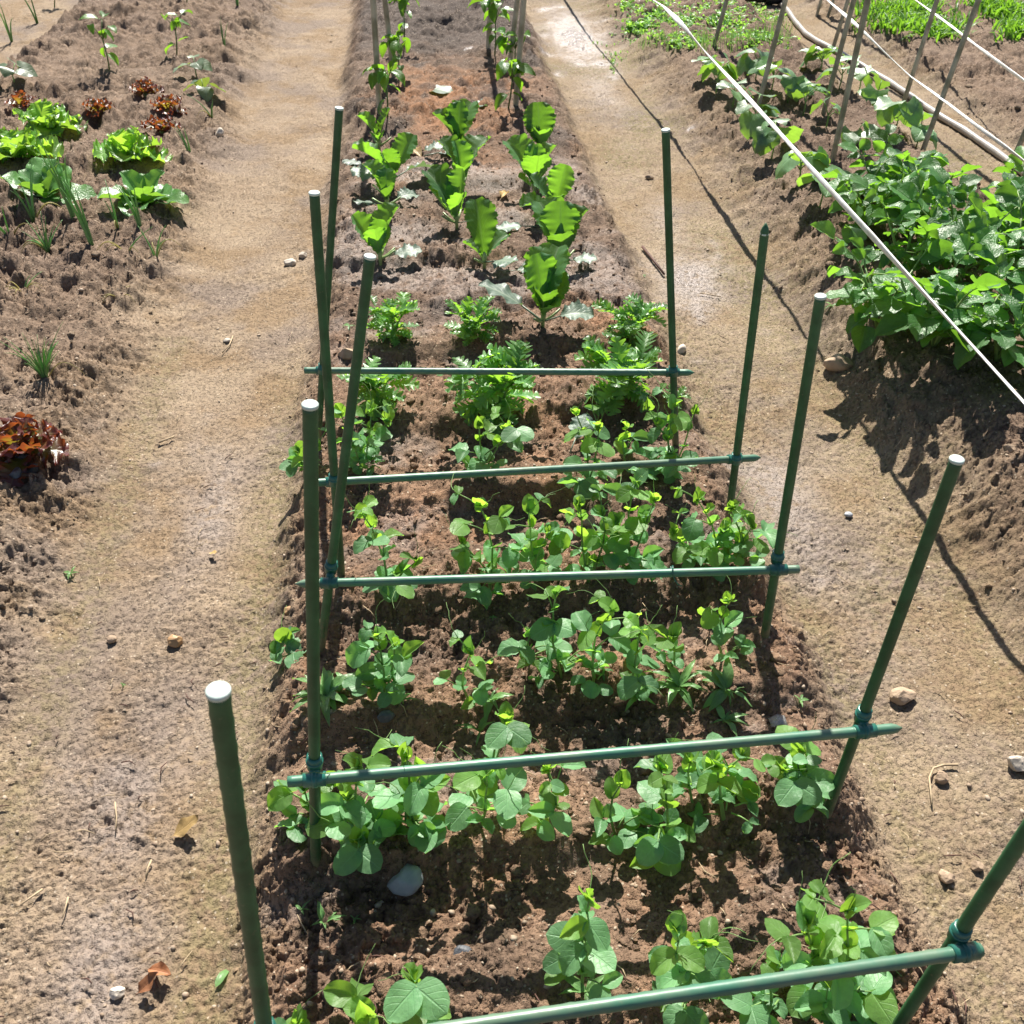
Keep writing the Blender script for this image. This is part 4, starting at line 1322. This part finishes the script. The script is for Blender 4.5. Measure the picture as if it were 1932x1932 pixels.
# ------------------------------------------------------------------ stones, leaves, twigs and bits
def stone(b, sx, sy, sz, mat, lab, seed, rot=0, sink=.25, name='stone', grp='loose stones', angular=False):
    rng = random.Random(seed)
    v, f = ico_sub(2 if not angular else 2)
    p = gpt(*b)
    P = []
    cuts = [(Vector((rng.uniform(-1, 1), rng.uniform(-1, 1), rng.uniform(-.3, 1))).normalized(), rng.uniform(.55, .82)) for _ in range(7 if angular else 3)]
    for q in v:
        r = q.copy()
        for nrm, dd in cuts:
            k = r.dot(nrm)
            if k > dd: r -= nrm * (k - dd) * .92
        r *= 1 + .05 * math.sin(q.x * 5 + seed) * math.cos(q.y * 6 + q.z * 4)
        P.append((r.x * sx, r.y * sy, r.z * sz + sz * (1 - 2 * sink)))
    mb = MB()
    mb.v, mb.f = P, f
    ob = part(name, mb.mesh(name, mat, not angular))
    ob.location = p
    ob.rotation_euler = (rng.uniform(-.15, .15), rng.uniform(-.15, .15), math.radians(rot))
    return tag(ob, lab, 'stone', grp)
stone((768, 1668), .030, .026, .020, 'stone_grey', 'smooth blue grey stone in front of the second nearest pea row', 1, 10, .12)
stone((730, 1352), .018, .015, .012, 'stone_dark', 'dark blackish stone below the left bushy pea of the middle row', 2, 30, .3, angular=True)
stone((872, 1798), .016, .011, .009, 'stone_dark', 'small dark pebble in a plant shadow near the bottom', 3, 0, .4)
stone((764, 632), .022, .016, .020, 'stone_orange', 'orange brown stone at the foot of the back left crown daisy', 4, 20, .3)
stone((1703, 1318), .030, .022, .017, 'stone_tan', 'jagged tan stone on the right path near a stake', 5, 15, .2, angular=True)
stone((1580, 690), .046, .036, .032, 'stone_tan', 'largest reddish tan stone below the potato leaves', 6, -20, .3, angular=True)
stone((1918, 1446), .024, .021, .016, 'stone_white', 'pale stone at the right photo edge', 7, 0, .25, angular=True)
stone((1775, 1470), .015, .013, .012, 'stone_tan', 'lump of soil coloured stone beside a curved straw', 8, 0, .3, angular=True)
stone((1843, 1636), .011, .011, .010, 'stone_tan', 'small brown lump on the right path', 9, 0, .3, angular=True)
stone((1786, 1656), .014, .014, .011, 'stone_tan', 'crumbly brown lump at the edge of the bed', 10, 0, .3, angular=True)
stone((1709, 1918), .014, .015, .010, 'stone_orange', 'orange pebble at the foot of the nearest right stake', 11, 0, .35)
stone((546, 497), .026, .020, .017, 'stone_white', 'pale stone on the left path beside the stakes', 12, 0, .3, angular=True)
stone((572, 483), .018, .015, .012, 'stone_white', 'smaller pale stone right of another on the left path', 13, 40, .3, angular=True)
stone((414, 254), .030, .018, .022, 'stone_white', 'pointed pale stone at the edge of the left bed', 14, 70, .3, angular=True)
stone((333, 1212), .019, .018, .012, 'stone_orange', 'tan angular stone in the middle of the left path', 15, 20, .25, angular=True)
stone((210, 1208), .013, .010, .008, 'stone_tan', 'small tan pebble on the left path', 16, 0, .3)
stone((222, 1874), .013, .011, .010, 'stone_white', 'pale lump near the brown leaves at the bottom left', 17, 20, .3, angular=True)
stone((428, 643), .014, .010, .006, 'stone_white', 'flat pale chip on the left path', 18, 0, .3)
stone((1285, 662), .026, .015, .014, 'stone_white', 'pale elongated stone at the right edge of the bed', 19, 60, .3)
stone((545, 1155), .014, .012, .012, 'stone_orange', 'orange lump beside the middle left stake foot', 20, 0, .35, angular=True)
stone((1228, 578), .018, .014, .012, 'stone_tan', 'brown stone on the left edge of the right path', 21, 0, .3)
stone((1225, 336), .020, .012, .010, 'stone_tan', 'flat stone on the right path beside the cabbages', 22, 0, .3)
stone((1905, 850), .020, .015, .014, 'stone_tan', 'stone low on the shaded potato bank', 23, 0, .3, angular=True)
stone((1600, 972), .012, .010, .006, 'stone_grey', 'flat grey chip on the damp right path', 24, 0, .3)
stone((655, 668), .030, .022, .022, 'stone_tan', 'brown stone in the bed behind the farthest crossbar, left end', 25, 0, .45, angular=True)
stone((1112, 985), .022, .018, .016, 'stone_tan', 'brown stone under the second farthest crossbar', 26, 0, .5, angular=True)
stone((880, 1512), .011, .009, .008, 'stone_orange', 'rounded tan pebble at the foot of the second nearest pea row', 27, 0, .35)
for k, (x, y) in enumerate([(20, 880), (45, 868), (62, 885), (30, 897)]):
    stone((x, y), .022, .018, .016, 'stone_grey' if k == 9 else 'stone_dark', ['left', 'topmost', 'right', 'lowest'][k] + ' dark soil lump in front of the large red lettuce', 40 + k, k * 30, .35, name='soil_lump', grp='dark soil lumps', angular=True)

def fallen(b, kind, var, L, az, el, lab, mat=None, roll=0, name='fallen_leaf'):
    p = gpt(*b)
    me = LEAF[kind][var]
    ob = part(name, me, None, place(p + Vector((0, 0, .006)), az, el, roll, L))
    return tag(ob, lab, 'leaf', 'fallen leaves')
fallen((322, 1584), 'dead', 1, .058, 25, 14, 'yellow tan dead leaf with dark spots on the left path')
fallen((280, 1832), 'brown', 0, .040, -20, 20, 'curled brown leaf at the bottom of the left path')
fallen((258, 1880), 'brown', 1, .045, 30, 15, 'dark brown curled leaf below another at the bottom left')
fallen((820, 172), 'seedling', 0, .12, -20, 10, 'pale limp leaf on the reddish soil between the pepper stakes')
fallen((858, 196), 'seedling', 1, .12, -25, 10, 'pale green edged leaf just below the limp one')
fallen((868, 212), 'cabbage_old', 1, .11, 10, 15, 'grey cabbage leaf behind the middle column of cabbages')
fallen((800, 297), 'cabbage_old', 2, .12, 10, 8, 'flat grey leaf left of the middle cabbages')
fallen((770, 283), 'dead', 0, .10, -60, 10, 'yellow fallen leaf between the left and middle cabbages')
fallen((945, 378), 'dead', 2, .06, 60, 25, 'small yellow leaf alone between the cabbage columns')
fallen((1010, 430), 'cabbage_old', 0, .10, 190, 8, 'grey wilted leaf left of the right cabbage column')
fallen((955, 515), 'cabbage_old', 1, .07, -10, 8, 'small grey green leaf in front of the nearest middle cabbage')
fallen((700, 318), 'cabbage_old', 2, .09, 150, 8, 'grey leaf lying left of the left cabbages')
fallen((408, 1866), 'weed', 2, .045, 65, 20, 'pale wilted weed lying by the nearest left stake')
fallen((1075, 858), 'cabbage_old', 2, .08, 60, 30, 'shrivelled pale leaf in the farthest pea row')
fallen((395, 1046), 'dead', 1, .026, -30, 12, 'small pinkish tan chip of dry leaf on the left path')

def twig(pts, r, mat, lab, name='twig'):
    P = [gpt(*q) for q in pts]
    o = P[0].copy()
    mb = MB()
    mb.tube([p - o + Vector((0, 0, r * .8 + .003)) for p in P], [r * (1 - .4 * i / len(P)) for i in range(len(P))], 6)
    ob = part(name, mb.mesh(name, mat))
    ob.location = o
    tag(ob, lab, 'twig', 'twigs and straws')
twig([(1212, 469), (1233, 495), (1253, 521)], .0055, 'twig', 'dark straight twig beside the damp patch on the right path')
twig([(218, 1516), (221, 1545), (219, 1568)], .0016, 'straw', 'thin upright straw on the damp part of the left path', 'straw')
twig([(287, 1625), (280, 1640), (276, 1656)], .0018, 'straw', 'short pale straw below the yellow dead leaf', 'straw')
twig([(130, 1695), (124, 1718), (118, 1735)], .0016, 'straw', 'thin straw left of the damp streak at the bottom left', 'straw')
twig([(82, 1680), (65, 1692), (40, 1710)], .0020, 'straw', 'slanting pale straw at the bottom left', 'straw')
twig([(1806, 1446), (1780, 1446), (1760, 1452), (1752, 1470), (1755, 1500), (1757, 1520)], .0026, 'straw', 'curved straw round a lump on the right path', 'straw')
twig([(1320, 555), (1360, 562)], .0022, 'straw', 'pale straw across the damp right path', 'straw')
twig([(420, 668), (434, 652), (440, 636)], .0022, 'straw', 'thin straw on the left path', 'straw')
twig([(300, 838), (330, 826)], .0030, 'straw', 'short flat straw at the edge of the left bed', 'straw')
def debris(name, lab, n, mat, seed, ln, r):
    rng = random.Random(seed)
    mb = MB()
    for k in range(n):
        y = .5 + 5.5 * rng.random() ** 1.6
        x = .095 * y + rng.uniform(-1, 1) * (.6 + .5 * y)
        a = rng.uniform(0, 6.28)
        L = rng.uniform(*ln)
        P = []
        for t in (-.5, 0, .5):
            X, Y = x + math.cos(a) * L * t, y + math.sin(a) * L * t
            P.append((X, Y, gz(X, Y) + r + (.004 if t else .006)))
            a += rng.uniform(-.5, .5)
        mb.tube(P, [r * .7, r, r * .5], 5)
    return tag(part(name, mb.mesh(name, mat)), lab, 'plant debris', None, 'stuff')
debris('straw_bits', 'dry straw and root bits littering the soil', 420, 'straw', 31, (.01, .045), .0010)
debris('root_bits', 'dark rotten bits of root and stem littering the soil', 300, 'twig', 32, (.008, .035), .0014)
mb = MB()
mb.quadgrid([[(-.016, -.011, .002), (0, -.011, .010), (.016, -.010, .003)], [(-.017, .010, .004), (0, .012, .012), (.015, .012, .006)]])
ob = part('plastic_scrap', mb.mesh('plastic_scrap', 'clear'))
ob.location = gpt(1468, 1364)
sd = ob.modifiers.new('thick', 'SOLIDIFY')
sd.thickness = .0012
tag(ob, 'clear plastic scrap on the soil right of the middle pea row', 'plastic scrap')
